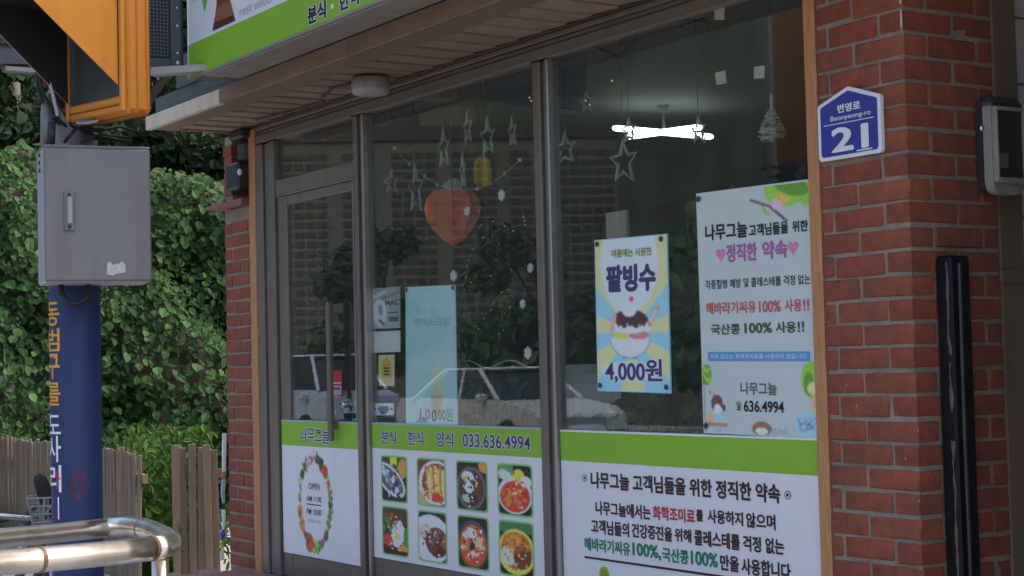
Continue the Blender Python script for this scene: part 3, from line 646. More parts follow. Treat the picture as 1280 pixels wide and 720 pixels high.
# ---- right window
wr = thing('shop_window', (-4.25, .05, .5), 'right shop window with a Korean promise text on its white lower panel', 'window', None)
MB().box((-4.924, GY-.003, 1.166), (-3.588, GY+.003, 2.512)).build('pane', GLASS, wr)
pn = MB().box((-4.922, .012, .503), (-3.588, .05, 1.163)).build('lower_panel', M['white_print'], wr)
S = rect_sheet(-4.922, -3.588, .503, 1.163, .012)
gb = (1.163-1.053)/(1.163-.503)
S.poly([(0, 0), (1, 0), (1, gb), (0, gb)], M['green_print'], pn, .0006, 'green_band')
S.poly([(0, 0), (1, 0), (1, .010), (0, .010)], M['white_ink'], pn, .0009, 'band_edge')
for body, xl, yt, yb, xr, m in (('나무그늘 고객님들을 위한 정직한 약속', 738.7, 589.5, 609.5, 974.4, 'ink'),
    ('나무그늘에서는', 744.7, 626, 642.5, 813, 'ink'), ('화학조미료', 816.3, 632, 649, 868.3, 'red_ink'), ('를', 870.5, 637, 651, 878.7, 'ink'), ('사용하지', 884.7, 636.5, 653, 928.5, 'ink'), ('않으며', 933, 640.5, 659, 969, 'ink'),
    ('고객님들의', 739.2, 648.8, 665.8, 786, 'ink'), ('건강증진을', 790, 654, 671, 840, 'ink'), ('위해', 843.5, 660, 676, 864, 'ink'), ('콜레스테롤', 868, 662, 681, 924.5, 'ink'), ('걱정', 929, 669, 688, 951, 'ink'), ('없는', 957, 672, 691, 979.9, 'ink'),
    ('해바라기씨유', 730.5, 671.3, 687, 787.5, 'green_ink'), ('100%,', 791, 678, 696, 826, 'green_ink'), ('국산콩', 828, 684, 701, 860.5, 'green_ink'), ('100%', 864, 688, 705, 897, 'green_ink'), ('만을', 900.5, 693, 712, 923.5, 'ink'), ('사용합니다', 927, 697, 717, 988, 'ink')):
    tpx(S, body, xl, yt, yb, xr, M[m], pn, off=.036)
for px, py in ((731, 597.4), (984.8, 618.8)):
    u, v = S.uv(px, py)
    ring = [(u+.011*math.cos(a*.5236), v+.020*math.sin(a*.5236)) for a in range(12)]; S.poly(ring, M['ink'], pn, .0010, 'bullet')
    S.poly([(u+.0085*math.cos(a*.5236), v+.0155*math.sin(a*.5236)) for a in range(12)], M['white_ink'], pn, .0014, 'bullet_ring'); S.poly([(u+.005*math.cos(a*.5236), v+.009*math.sin(a*.5236)) for a in range(12)], M['ink'], pn, .0018, 'bullet_dot')
u0, v0 = S.uv(731, 694.7); u1, _ = S.uv(988, 720); S.poly([(u0, v0), (u1, v0), (u1, v0+.012), (u0, v0+.012)], M['ink'], pn, .0012, 'rule')
u, v = S.uv(755.6, 718); S.poly([(u+.022*math.cos(a*.35), v+.042*math.sin(a*.35)) for a in range(18)], M['green_print'], pn, .0010, 'leaf_logo'); S.poly([(u+.013*math.cos(a*.35), v+.026*math.sin(a*.35)) for a in range(18)], M['olive'], pn, .0013, 'leaf_logo')

# ================================================================== POSTERS BEHIND THE GLASS
PY = .034
def poster(name, tl, tr, bl, br, m, label, cat, PY=PY):
    S = Sheet(F(*tl, PY), F(*tr, PY), F(*bl, PY), F(*br, PY), (0, -1, 0))
    a, b_, c, d = S.c
    o = MB().add([a, b_, d, c, a+[0, .003, 0], b_+[0, .003, 0], d+[0, .003, 0], c+[0, .003, 0]], [(0, 3, 2, 1), (4, 5, 6, 7), (0, 1, 5, 4), (1, 2, 6, 5), (2, 3, 7, 6), (3, 0, 4, 7)]).build(name, m)
    tag(o, label, cat)
    def uv(px, py):
        p = F(px, py, PY); x, z = p[0], p[2]; u, v = .5, .5
        for _ in range(6):
            e = np.array([x, z])-np.array([S.at(u, v)[0], S.at(u, v)[2]])
            v -= e[1]/abs(a[2]-c[2]); u += e[0]/abs(b_[0]-a[0])
        return u, v
    S.uv = uv; return S, o
pins = []
def pin(S, o, u, v): 
    p = S.at(u, v, .003); MB().lathe([(.010, -.003), (.007, .002), (.004, .003)], tuple(p), 10, 'y').build('suction_pin', M['charcoal'], o)
# large promise poster
S, o = poster('poster', (870, 242), (1014.5, 223.5), (880, 541), (1024, 549), wave(mat('poster_paper', alb(164, 172, 168, 1.6), .5, var=.02, scale=3)), 'tall white shop promise poster with hearts and a tree drawing at the right edge', 'poster', .017)
tx = lambda *a, **k: tpx(S, a[0], a[1], a[2], a[3], a[4], M[a[5]], o, **k)
tx('나무그늘', 881.8, 281.5, 301, 934, 'black', off=.03); tx('고객님들을', 936.4, 281, 296, 985.3, 'black', off=.03); tx('위한', 990.6, 276.5, 290.5, 1010, 'black', off=.03)
tx('정직한', 908, 306, 328, 946, 'magenta', off=.035); tx('약속', 953, 302, 324, 984, 'magenta', off=.035)
tx('각종질병 예방 및 콜레스테롤 걱정 없는', 881.7, 350.5, 362, 1013.5, 'black', off=.012)
tx('해바라기씨유', 882.6, 378.5, 393, 945, 'coral', off=.03); tx('100%', 949, 376.5, 390.5, 976, 'coral', off=.03); tx('사용', 981, 374.5, 389.5, 1002, 'coral', off=.03); tx('!', 1004.3, 374, 388.5, 1006.6, 'coral', off=.03); tx('!', 1009, 373.6, 388, 1011.4, 'coral', off=.03)
tx('국산콩', 889, 405.5, 418.5, 925, 'dgreen', off=.03); tx('100%', 931, 404, 416.5, 965, 'dgreen', off=.03); tx('사용', 970, 402.5, 416, 995, 'dgreen', off=.03); tx('!', 997.5, 402, 415, 999.8, 'dgreen', off=.03); tx('!', 1002.8, 401.6, 414.6, 1005.2, 'dgreen', off=.03)
u0, v0 = S.uv(885, 440); u1, v1 = S.uv(1012.6, 436); _, v2 = S.uv(885, 451.5)
S.poly([(u0, v0), (u1, v0), (u1, v2), (u0, v2)], M['skyblue'], o, .0008, 'blue_banner')
tx('저희 업소는 화학조미료를 사용하지 않습니다', 888, 442.5, 448.5, 1008, 'white_ink', off=.006)
tx('나무그늘', 925.8, 477.5, 493, 971, 'grey_ink', off=.022); tx('☎', 920, 502, 513, 927, 'black', off=.005); tx('636.4994', 930, 500.5, 514.5, 980, 'black', off=.022)
pap = np.array(alb(164, 172, 168, 1.6))
def illus(px0, py0, px1, py1, w_, h_, fn, nm):
    c = Canvas(w_, h_, pap); fn(c); c.soften(); u0, v0 = S.uv(px0, py0); u1, v1 = S.uv(px1, py1); S.paint(c.a, u0, v0, u1, v1, o, .0007, nm)
lg, mg, yl, bk = alb(120, 165, 60), alb(85, 125, 50), alb(165, 150, 70), alb(80, 65, 60)
def f1(c):
    c.ell(.62, .1, .36, .5, lg, 0, .15).ell(.98, .15, .16, .5, lg, .3, .15).ell(.7, .05, .3, .25, mg, .3, .15)
    c.line(.02, .32, .35, .55, .016, bk).line(.35, .55, .62, .98, .02, bk).line(.2, .45, .3, .75, .01, mg).ell(.47, .5, .1, .16, alb(180, 150, 165), 0, .1).ell(.56, .36, .12, .12, alb(190, 150, 70), .4, .2).ell(.3, .72, .05, .06, lg)
illus(936, 236, 1013, 274, 70, 34, f1, 'branch_drawing')
def f2(c):
    c.ell(.2, .14, .2, .16, mg, 0, .4).scatter(20, .2, .16, .2, .14, [lg, mg, yl], .09).line(.08, .2, .08, .98, .012, bk).line(.42, .4, .62, .58, .012, bk).ell(.32, .40, .03, .02, bk)
    c.ell(.58, .56, .24, .13, alb(95, 65, 65), 0, .1).ell(.60, .64, .15, .07, alb(195, 185, 180)).ell(.85, .62, .07, .05, alb(60, 60, 75)).rect(.52, .70, .72, .88, alb(130, 165, 195), .1).line(.56, .86, .58, .97, .02, alb(110, 140, 170)).line(.68, .86, .68, .97, .02, alb(110, 140, 170)).rect(.1, .84, .95, .89, alb(150, 115, 80), .1).rect(.2, .70, .4, .84, alb(175, 145, 110), .1)
illus(877, 456, 911, 543, 40, 90, f2, 'child_under_tree_drawing')
def f3(c):
    c.ell(.82, .24, .42, .25, lg, 0, .2).ell(.7, .3, .2, .16, mg, 0, .3).ell(.9, .36, .28, .09, alb(190, 175, 120), 0, .1).rect(.80, .44, .95, .68, alb(175, 155, 95), .15).ell(.70, .86, .6, .19, alb(135, 165, 190), 0, .1)
    for q in range(14): c.line(random.uniform(.2, 1), random.uniform(.72, .9), random.uniform(.2, 1), random.uniform(.8, .98), .01, alb(75, 100, 130))
illus(988, 452, 1023, 546, 40, 96, f3, 'round_tree_drawing')
def f4(c):
    c.ell(.30, .62, .26, .5, alb(120, 95, 75), 0, .15).ell(.3, .78, .16, .25, alb(200, 185, 160))
    for q in range(5): c.line(.55+.09*q, .5+.05*(q % 2), .62+.09*q, .95, .012, alb(90, 100, 110))
illus(938, 524, 986, 545, 50, 22, f4, 'small_head_drawing')
for px, py in ((901, 318), (991.5, 309)):
    u, v = S.uv(px, py); pts = []
    for k in range(20):
        t = 2*math.pi*k/20; pts.append((u+.0027*16*math.sin(t)**3, v-.0019*(13*math.cos(t)-5*math.cos(2*t)-2*math.cos(3*t)-math.cos(4*t))))
    S.poly(pts, M['pink'], o, .0012, 'heart_print')
pin(S, o, .03, .025); pin(S, o, .03, .97)

# dessert poster
S, o = poster('poster', (743, 300), (834, 292), (747, 489), (839, 492), mat('poster_blue', alb(115, 165, 185, 1.5), .55), 'sunburst dessert poster with a bowl of shaved ice priced 4,000 won', 'poster', .017)
c = Canvas(84, 170, alb(122, 165, 176)); 
ang = np.arctan2((c.y-.62)*c.asp, c.x-.5); wd = (np.floor((ang+math.pi)/(2*math.pi)*14) % 2) == 0
c.fill(wd, alb(172, 172, 125), .03)
c.ell(.48, .19, .40, .31, alb(165, 182, 190)).rect(.08, .0, .86, .14, alb(165, 182, 190)) if False else c.ell(.48, .17, .40, .32, alb(168, 184, 192))
def b_(x, y): return (x-75)/295, (y-70)/590
q = b_
x, y = q(215, 395); c.ell(x, y, .26, .085, alb(70, 45, 50), 0, .1)
for k in range(7): c.ell(.27+.075*k, .585+.018*(k % 2), .04, .03, alb(215, 205, 205))
for k in range(5): c.ell(.32+.08*k, .55+.02*(k % 2), .035, .022, alb(70, 45, 50))
c.ell(.47, .47, .10, .045, alb(225, 220, 222)).ell(.49, .44, .07, .035, alb(230, 225, 228)).ell(.505, .40, .032, .018, alb(205, 70, 70))
c.line(.22, .60, .26, .51, .03, alb(205, 140, 130)).line(.74, .57, .86, .46, .026, alb(195, 120, 100)).line(.76, .55, .84, .475, .012, alb(230, 200, 190))
c.ell(.46, .70, .27, .115, alb(190, 205, 222)).rect(.15, .50, .77, .645, (0, 0, 0)) if False else None
bowl = (((c.x-.47)/.275)**2+((c.y-.655)/.125)**2 < 1) & (c.y > .655)
c.fill(bowl, alb(185, 203, 222), .02)
c.ell(.36, .635, .13, .026, alb(170, 190, 70), 0, .15).ell(.60, .635, .14, .026, alb(205, 105, 110), 0, .15).ell(.47, .605, .2, .02, alb(220, 215, 215))
edge = (np.abs(((c.x-.47)/.275)**2+((c.y-.655)/.125)**2-1) < .05) & (c.y > .655); c.fill(edge, alb(110, 130, 160))
c.line(.38, .785, .56, .785, .012, alb(110, 130, 160))
c.ell(.47, .865, .42, .06, alb(165, 182, 190))
c.soften(); S.paint(c.a, .01, .006, .99, .994, o, .0006, 'shaved_ice_print')
tx = lambda *a, **k: tpx(S, a[0], a[1], a[2], a[3], a[4], M[a[5]], o, **k)
tx('여름에는 시원한', 764.7, 312.5, 322.5, 815, 'olive', off=.03); tx('팥빙수', 758.5, 333, 365, 819, 'purple', off=.055, halo=M['white_ink'], hw=.03); tx('4,000', 757, 453.5, 478, 806, 'purple', off=.03, halo=M['white_ink'], hw=.05); tx('원', 807, 449, 476, 827.5, 'purple', off=.03, halo=M['white_ink'], hw=.05)
for u, v in ((.05, .03), (.93, .03), (.05, .96), (.95, .96)): pin(S, o, u, v)

# ice cream banner
S, o = poster('poster', (507, 359), (569, 356), (507.5, 529), (572, 531), mat('banner_blue', alb(112, 160, 162, 3.6), .55), 'pale blue translucent ice cream banner hung behind the middle window', 'poster')
c = Canvas(50, 110, alb(112, 160, 162, 3.6)); c.fill(c.x*.4+c.y < 10, alb(112, 160, 162, 3.6), .02)
c.ell(.62, .72, .15, .055, alb(150, 160, 130, 2.4)).ell(.62, .67, .12, .05, alb(155, 165, 140, 2.4)).ell(.63, .62, .09, .04, alb(160, 165, 145, 2.4)).ell(.65, .57, .05, .035, alb(160, 160, 140, 2.4)).rect(.50, .76, .73, .81, alb(165, 150, 135, 2.4), .1)
for k in range(6): c.line(.52+.04*k, .80, .56+.02*k, .93, .016, alb(150, 135, 100, 2.2))
c.ell(.90, .52, .07, .05, alb(150, 180, 180, 2.4)).ell(.90, .52, .045, .033, alb(112, 160, 162, 3.6))
c.soften(); S.paint(c.a, .0, .0, 1, 1, o, .0006, 'ice_cream_print')
tx = lambda *a, **k: tpx(S, a[0], a[1], a[2], a[3], a[4], M[a[5]], o, **k)
tx('아이스크림', 518, 398, 408, 562, 'pale_ink', off=.0); tx('1,0', 525, 511, 526, 538, 'coral', off=.02); tx('0', 540, 512, 527, 546, 'black', off=.02); tx('00원', 548, 510, 526, 566, 'dgreen', off=.0)
pin(S, o, .03, .02); pin(S, o, .97, .02)
# small notices on the middle window
S, o = poster('notice', (463, 361), (500, 358), (465, 411), (500, 410), mat('silver_print', alb(140, 142, 145), .4, .2), 'grey printed notice with a curved figure at the left of the middle window', 'notice')
c = Canvas(38, 40, alb(138, 140, 143)); c.rect(0, 0, 1, .3, alb(120, 120, 122), .1).line(.0, .25, .5, .1, .05, alb(170, 170, 172)).line(.4, .28, 1, .12, .03, alb(90, 90, 92)).ell(.3, .62, .24, .34, alb(175, 178, 180)).ell(.34, .55, .09, .14, alb(120, 122, 125)).line(.3, .8, .42, .9, .04, alb(70, 70, 72)).soften()
S.paint(c.a, 0, 0, 1, 1, o, .0006, 'figure_print'); 
tpx(S, 'MAC', 482, 375, 382, 499, M['black'], o, off=.02); tpx(S, 'SET', 486, 388, 396, 499, M['black'], o, off=.02) if False else S.poly([(.6, .6), (.95, .6), (.95, .63), (.6, .63)], M['black'], o, .001, 'printed_line')
S.poly([(.6, .72), (.95, .72), (.95, .84), (.6, .84)], M['grey_ink'], o, .001, 'printed_block')
S, o = poster('notice', (462, 415), (500, 413), (462, 441), (500, 440), mat('blank_card', alb(165, 163, 160, 2.1), .7, var=.04), 'blank white card below the grey printed notice', 'notice')
S, o = poster('notice', (473, 444), (493, 443), (473.5, 482), (492.5, 483), mat('beige_tag', alb(190, 160, 120, 2.1), .6, var=.06), 'small beige tag with an orange arrow shaped print on the middle window', 'notice')
S.poly([(.2, .25), (.5, .05), (.8, .25), (.85, .72), (.2, .72)], mat('tag_orange', alb(200, 130, 40, 2.1), .6), o, .0008, 'orange_print')
for v in (.4, .5, .6): S.poly([(.35, v), (.7, v), (.7, v+.05), (.35, v+.05)], M['ink'], o, .0012, 'printed_line')
S, o = poster('sticker', (466, 504), (492, 504), (466, 519), (492, 519), mat('white_sticker', alb(185, 180, 190, 2.0), .5), 'small white sticker with a dark blue centre at the foot of the middle window', 'sticker')
S.poly([(.3, .25), (.75, .25), (.8, .5), (.65, .9), (.4, .9), (.25, .5)], M['purple'], o, .0008, 'blue_print'); S.poly([(.05, .4), (.18, .4), (.18, .6), (.05, .6)], M['ink'], o, .0008, 'printed_mark'); S.poly([(.84, .4), (.96, .4), (.96, .6), (.84, .6)], M['ink'], o, .0008, 'printed_mark')
# paper slips on the right window
for (q, lab) in ((((893, 10.5), (905, 9), (893, 24.5), (904.5, 25)), 'cream paper slip on the right window just under the frame header'), (((893.5, 91), (906, 88), (895.5, 106.5), (907.5, 104)), 'tilted cream paper slip on the right window above the lit ceiling lamp'), (((942.5, 83.5), (955.5, 82), (942, 98.5), (955, 97.5)), 'cream paper slip on the right window nearest the timber strip')):
    S, o = poster('paper_slip', *q, M['cream_paper'], lab, 'paper slip'); o['group'] = 'cream paper slips on the right window'

# ================================================================== HOUSE NUMBER PLATE
hp = thing('house_number_plate', (-3.398, -.01, 1.97), 'blue house number plate 21 with a white rim on the brick corner pillar', 'house number')
xa, xb, zb_, zs_, zt_ = -3.522, -3.272, 1.968, 2.130, 2.172
outer = [(xa+.008, zb_), (xb-.008, zb_), (xb, zb_+.008), (xb, zs_-.004), (xb-.004, zs_+.002), ((xa+xb)/2, zt_), (xa+.004, zs_+.002), (xa, zs_-.004), (xa, zb_+.008)]
MB().prism([(x, -.016, z) for x, z in outer], (0, .012, 0)).build('rim', M['white_ink'], hp)
cx_, cz_ = (xa+xb)/2, (zb_+zt_)/2-.008
inner = [(cx_+(x-cx_)*.90, cz_+(z-cz_)*.89) for x, z in outer]
nb = mat('number_blue', (.028, .045, .30), .4, var=.05)
MB().prism([(x, -.0175, z) for x, z in inner], (0, .0012, 0)).build('blue_face', nb, hp)
S = Sheet((xa, -.0178, zt_), (xb, -.0178, zt_), (xa, -.0178, zb_), (xb, -.0178, zb_), (0, -1, 0))
S.text('번영로', .34, .235, .70, .355, M['white_ink'], hp, off=.035); S.text('Beonyeong-ro', .22, .385, .86, .475, M['white_ink'], hp, off=.01)
S.text('21', .24, .565, .80, .895, M['white_ink'], hp, off=.035)
S.poly([(.10, .495), (.90, .495), (.90, .507), (.10, .507)], M['white_ink'], hp, .0008, 'rule'); S.poly([(.62, .915), (.86, .915), (.86, .935), (.62, .935)], M['white_ink'], hp, .0008, 'printed_bar')

# ================================================================== CANOPY
SZ = 2.610
ca = thing('canopy', (-5.4, -.2, 2.6), 'timber canopy with plank soffit and brown fascia over the shop front', 'canopy')
b = MB().cbox((-.0745, -.155, -.006), (.0745, .155, .006), .003); pk = b.mesh('plank'); pk.materials.append(M['plank'])
k = 0; x = -7.66
while x < -2.9:
    inst('plank', pk, (x, -.152, SZ+.008+rng.random()*.002), ca, (0, .05+random.uniform(-.012, .012), 0)); x += .1555
MB().cbox((-7.745, -.43, SZ-.008), (-2.85, -.312, SZ+.010), .003).build('inner_trim', M['fascia'], ca)
MB().cbox((-7.752, -.43, SZ-.004), (-7.735, .02, SZ+.030), .003).build('end_board', M['plank'], ca)
MB().cbox((-7.752, -.012, SZ-.007), (-2.85, .010, SZ+.004), .002).build('wall_batten', M['dark'], ca)
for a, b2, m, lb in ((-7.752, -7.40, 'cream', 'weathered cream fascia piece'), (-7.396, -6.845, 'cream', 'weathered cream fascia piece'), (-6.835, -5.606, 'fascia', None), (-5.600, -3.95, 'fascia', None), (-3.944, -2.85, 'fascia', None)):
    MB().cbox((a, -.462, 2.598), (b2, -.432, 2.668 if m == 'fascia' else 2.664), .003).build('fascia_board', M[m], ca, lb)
MB().cbox((-6.60, -.545, 2.672), (-2.85, -.462, 2.682), .002).build('ledge_strip', M['ledge'], ca)
MB().cbox((-6.60, -.628, 2.669), (-2.85, -.549, 2.680), .002).build('ledge_strip', M['ledge'], ca)
MB().box((-7.70, -.428, 2.632), (-2.86, .015, 2.75)).build('deck', M['slate'], ca)
MB().box((-7.40, -.44, 2.752), (-6.72, -.02, 2.90)).build('end_panel', M['slate'], ca)
# flashing under the sign end
P1 = Zp(186, 94, 2.695); P2 = Zp(302, 84, 2.69); dn = np.array([P2[1]-P1[1], -(P2[0]-P1[0]), 0]); dn /= np.linalg.norm(dn)
dn = -dn if dn[1] < 0 else dn
fl = MB().add([P1, P2, P2+dn*.06, P1+dn*.06, P1+[0, 0, .035], P2+[0, 0, .022], P2+dn*.06+[0, 0, .022], P1+dn*.06+[0, 0, .035]], [(0, 3, 2, 1), (4, 5, 6, 7), (0, 1, 5, 4), (1, 2, 6, 5), (2, 3, 7, 6), (3, 0, 4, 7)]).build('flashing', mat('pale_flashing', (.36, .34, .31), .5, .3, var=.15, scale=12))
tag(fl, 'bent pale metal flashing under the left end of the shop sign', 'flashing')
# round ceiling lamp
lp = thing('soffit_lamp', (-6.02, -.14, 2.53), 'round white glass lamp fixed under the canopy planks', 'lamp')
MB().lathe([(.074, .070), (.080, .062), (.080, .020), (.072, .016)], (-6.02, -.14, 2.535), 32).smooth().build('rim', mat('lamp_rim', (.22, .21, .20), .5), lp)
MB().lathe([(.076, .052), (.080, .044), (.080, .012), (.072, .003), (.045, -.004), (.012, -.006)], (-6.02, -.14, 2.535), 24).smooth().build('shade', mat('lamp_shade', (.36, .35, .33), .35, var=.05), lp)
cb = MB().tube([(-6.10, -.14, 2.606), (-6.18, -.15, 2.603), (-6.30, -.17, 2.604), (-6.55, -.10, 2.603)], .006, 6); cb.build('cable', M['dark'], lp)
cb = MB().tube([(-7.25, -.10, 2.603), (-6.9, -.06, 2.600), (-6.62, -.05, 2.603)], .006, 6); tag(cb.build('soffit_cable', M['dark']), 'black cable clipped under the canopy near the door', 'cable')

# ================================================================== SHOP SIGN
sg = thing('shop_sign', (-5, -.56, 2.67), 'long white and green shop sign above the canopy with a tree trunk picture', 'sign')
SX0, SX1, SY = -6.775, -2.9, -.632
bx = MB().box((SX0, -.628, 2.684), (SX1, -.50, 3.55)).build('sign_box', M['charcoal'], sg)
MB().box((SX0+.004, SY, 2.6865), (SX1, -.6285, 3.545)).build('sign_face', M['white_print'], sg)
S = rect_sheet(SX0+.004, SX1, 2.6865, 3.545, SY)
zg = 2.6865+.145
vg = (3.545-zg)/(3.545-2.6865)
S.poly([(0, vg), (1, vg), (1, 1), (0, 1)], M['green_print'], sg, .0008, 'green_band')
MB().box((SX0, SY-.004, 2.676), (SX1, -.6285, 2.6862)).build('edge_trim', M['ledge'], sg)
MB().box((SX0, SY-.003, 2.687), (SX0+.0035, -.6285, 3.548)).build('edge_trim', M['white_ink'], sg)
tpx(S, '분식', 385, 10, 31.5, 407.5, M['black'], sg, off=.045, halo=M['white_ink'], hw=.07)
for body, xl, xr in (('한식', 424.5, 449), ('양식', 466, 494)):
    ul, _ = S.uv(xl, 0); ur, _ = S.uv(xr, 0); _, vt = S.uv(385, 10); _, vb = S.uv(385, 31.5)
    S.text(body, ul, vt, ur, vb, M['black'], sg, off=.045, halo=M['white_ink'], hw=.07)
for px in (415.5, 457):
    u, _ = S.uv(px, 0); v = S.uv(385, 21)[1]; S.poly([(u+.0035*math.cos(t*.785), v+.011*math.sin(t*.785)) for t in range(8)], M['white_ink'], sg, .0014, 'dot')
def uvl(L): return [S.uv(*p) for p in L]
tb = [mat('trunk_a', alb(110, 68, 48), .5), mat('trunk_b', alb(82, 46, 38), .5), mat('trunk_c', alb(60, 34, 30), .5)]
S.poly(uvl([(265.6, 39), (268.5, 22), (291.5, 15), (294.5, 26)]), tb[2], sg, .0010, 'trunk_print'); S.poly(uvl([(267.5, 29), (269.5, 19), (290, 9), (292.6, 18)]), tb[0], sg, .0014, 'trunk_print')
S.poly(uvl([(269, 20), (271, 5), (288, 0), (290.5, 9.5)]), tb[0], sg, .0010, 'trunk_print'); S.poly(uvl([(270.8, 9), (272, -14), (284, -18), (287.5, 1)]), tb[1], sg, .0013, 'trunk_print')
lm = mat('print_leaf', alb(85, 140, 60), .5)
S.poly(uvl([(256, 15.5), (252.8, 2), (254, -12), (258.6, -12), (259.2, 2)]), lm, sg, .0010, 'leaf_print'); S.poly(uvl([(243, 2.5), (240.5, -4), (243, -12), (246, -6)]), lm, sg, .0010, 'leaf_print')
ul, _ = S.uv(300, 20); ur, _ = S.uv(372, 0); _, vt = S.uv(300, 9); _, vb = S.uv(300, 21)
S.text('rest under a tree', ul, vt, ur, vb, M['pale_ink'], sg, off=-.004)
ul, _ = S.uv(296, 0); _, vt = S.uv(300, -75); _, vb = S.uv(300, -4); ur, _ = S.uv(470, 0)
S.text('나무그늘', ul, vt, ur, vb, M['purple'], sg, off=.03)

# ================================================================== PROJECTING LED SIGN
ls = thing('led_sign', (-6.85, -1.1, 2.69), 'dark dot matrix display sign projecting from the wall beside the shop sign', 'sign')
LXf = -6.80; ly0, ly1, lz0, lz1 = -1.50, -.640, 2.700, 3.6
def led_z(y): return 2.690+(y+1.445)*.058
MB().add([(LXf-.12, ly0, led_z(ly0)), (LXf-.12, ly1, led_z(ly1)), (LXf-.12, ly1, lz1), (LXf-.12, ly0, lz1), (LXf-.012, ly0, led_z(ly0)), (LXf-.012, ly1, led_z(ly1)), (LXf-.012, ly1, lz1), (LXf-.012, ly0, lz1)],
         [(0, 3, 2, 1), (4, 5, 6, 7), (0, 1, 5, 4), (1, 2, 6, 5), (2, 3, 7, 6), (3, 0, 4, 7)]).build('cabinet', M['charcoal'], ls)
MB().box((LXf-.0115, ly0+.03, 2.775), (LXf-.004, -.705, lz1-.04)).build('dot_panel', M['led_face'], ls)
MB().box((LXf-.0115, -.702, 2.742), (LXf, -.655, lz1)).build('side_frame', M['led_frame'], ls)
MB().add([(LXf-.0115, ly0, led_z(ly0)+.002), (LXf-.0115, -.704, led_z(-.704)+.002), (LXf-.0115, -.704, 2.772), (LXf-.0115, ly0, 2.755), (LXf, ly0, led_z(ly0)+.002), (LXf, -.704, led_z(-.704)+.002), (LXf, -.704, 2.772), (LXf, ly0, 2.755)],
         [(0, 3, 2, 1), (4, 5, 6, 7), (0, 1, 5, 4), (1, 2, 6, 5), (2, 3, 7, 6), (3, 0, 4, 7)]).build('bottom_frame', M['led_frame'], ls)
db = MB()
for j in range(46):
    for i in range(50):
        y = -.716-i*.0155; z = 2.785+j*.0155
        db.add([(LXf-.002, y-.0036, z), (LXf-.002, y, z-.0036), (LXf-.002, y+.0036, z), (LXf-.002, y, z+.0036)], [(0, 1, 2, 3)])
o = db.build('led_dots', M['led_dot'], ls); o['kind'] = 'stuff'
for z, s in ((2.757, .008), (2.80, .005), (2.92, .005), (3.0, .004)): MB().ball((LXf+.001, -.672, z), (.004, s, s), 8, 5).build('screw', M['led_w'], ls)
MB().box((LXf-.06, -1.42, 2.668), (LXf-.006, -1.25, 2.686)).build('support_bar', M['alu_light'], ls)

# ================================================================== RIGHT EDGE: SIDE WALL, PIPE, METER, CABLE GUARD
wl = thing('side_annex', (-3.6, .52, 0), 'white board clad annex wall showing past the tan pipe at the right edge', 'wall')
for k in range(16): MB().cbox((-3.45, .50, .2*k+.003), (-3.262, 3.2, .2*k+.197), .004).build('board', M['white_wall'], wl)
pp = thing('drain_pipe', (-3.25, .42, 0), 'square tan drain pipe rising behind the brick corner pillar', 'pipe')
MB().cbox((-3.31, .364, .0), (-3.197, .478, 3.0), .008).build('pipe', M['pipe'], pp)
MB().cbox((-3.315, .3605, 1.60), (-3.190, .482, 1.64), .004).build('clamp', M['pipe'], pp)
mt = thing('utility_meter', (-3.12, .35, 1.83), 'rounded olive grey utility meter with a dark window by the tan pipe', 'meter')
mx = -3.10
a = Xp(1214, 122, -3.185); b2 = Xp(1240, 245, -3.185)
b = MB(); b.cbox((-3.19, a[1], b2[2]), (-3.125, a[1]+.16, a[2]), .02); b.build('back_plate', M['charcoal'], mt)
q0 = Xp(1236, 132, mx); q1 = Xp(1236, 242, mx)
yl0, yl1, zb2, zt2 = q0[1], q0[1]+.130, q1[2], q0[2]
prof = []
for k in range(7): t = R(180+15*k); prof.append((yl0+.035+.035*math.cos(t), zb2+.035+.035*math.sin(t)))
for k in range(7): t = R(270+15*k); prof.append((yl1-.035+.035*math.cos(t), zb2+.035+.035*math.sin(t)))
prof += [(yl1, zt2), (yl0, zt2)]
b = MB().prism([(-3.124, y, z) for y, z in prof], (.03, 0, 0)); smoothed(b.build('case', M['meter'], mt))
wz0 = zb2+.032; fw = .011
b = MB(); b.cbox((-3.096, yl0+.002, wz0), (-3.078, yl0+.002+fw, zt2-.002), .003); b.cbox((-3.096, yl1-fw, wz0), (-3.078, yl1, zt2-.002), .003); b.cbox((-3.0955, yl0+.0135, zt2-.013), (-3.0785, yl1-fw-.001, zt2-.002), .003); b.cbox((-3.0955, yl0+.0135, wz0), (-3.0785, yl1-fw-.001, wz0+.014), .003)
b.build('window_rim', mat('meter_rim', (.27, .26, .22), .3, var=.06), mt)
MB().box((-3.0935, yl0+.013, wz0+.014), (-3.088, yl1-fw, zt2-.013)).build('dark_window', M['meter_dark'], mt)
MB().cbox((-3.0878, yl0+.018, wz0+.04), (-3.084, yl0+.055, wz0+.082), .001).build('dial', mat('meter_dial', (.12, .12, .10), .4), mt)
sb = Xp(1228, 160, -3.12); MB().ball((-3.122, sb[1], sb[2]), (.006, .007, .009), 8, 5).build('seal', M['chrome'], mt)
cg = thing('cable_guard', (-3.16, .13, 0), 'worn black plastic cable guard on the side of the brick corner pillar', 'cable guard')
b = MB(); b.cbox((-3.192, .088, .02), (-3.135, .172, 1.672), .008); b.build('cover', mat('black_plastic', (.008, .008, .008), .6, var=.3, scale=20, bump=.4, spec=.25), cg)
b = MB(); pv = []
for k in range(70): pv += [(-3.150+random.uniform(-.003, .003), .0868, .30+k*.0196), (-3.150+.009*max(.15, .55+mnoise.noise((k*.31, 2, 1)))+.003, .0862, .30+k*.0196)]
for k in range(69):
    if mnoise.noise((k*.21, 5, 3)) > -.22: b.add(pv[2*k:2*k+4], [(0, 1, 3, 2)])
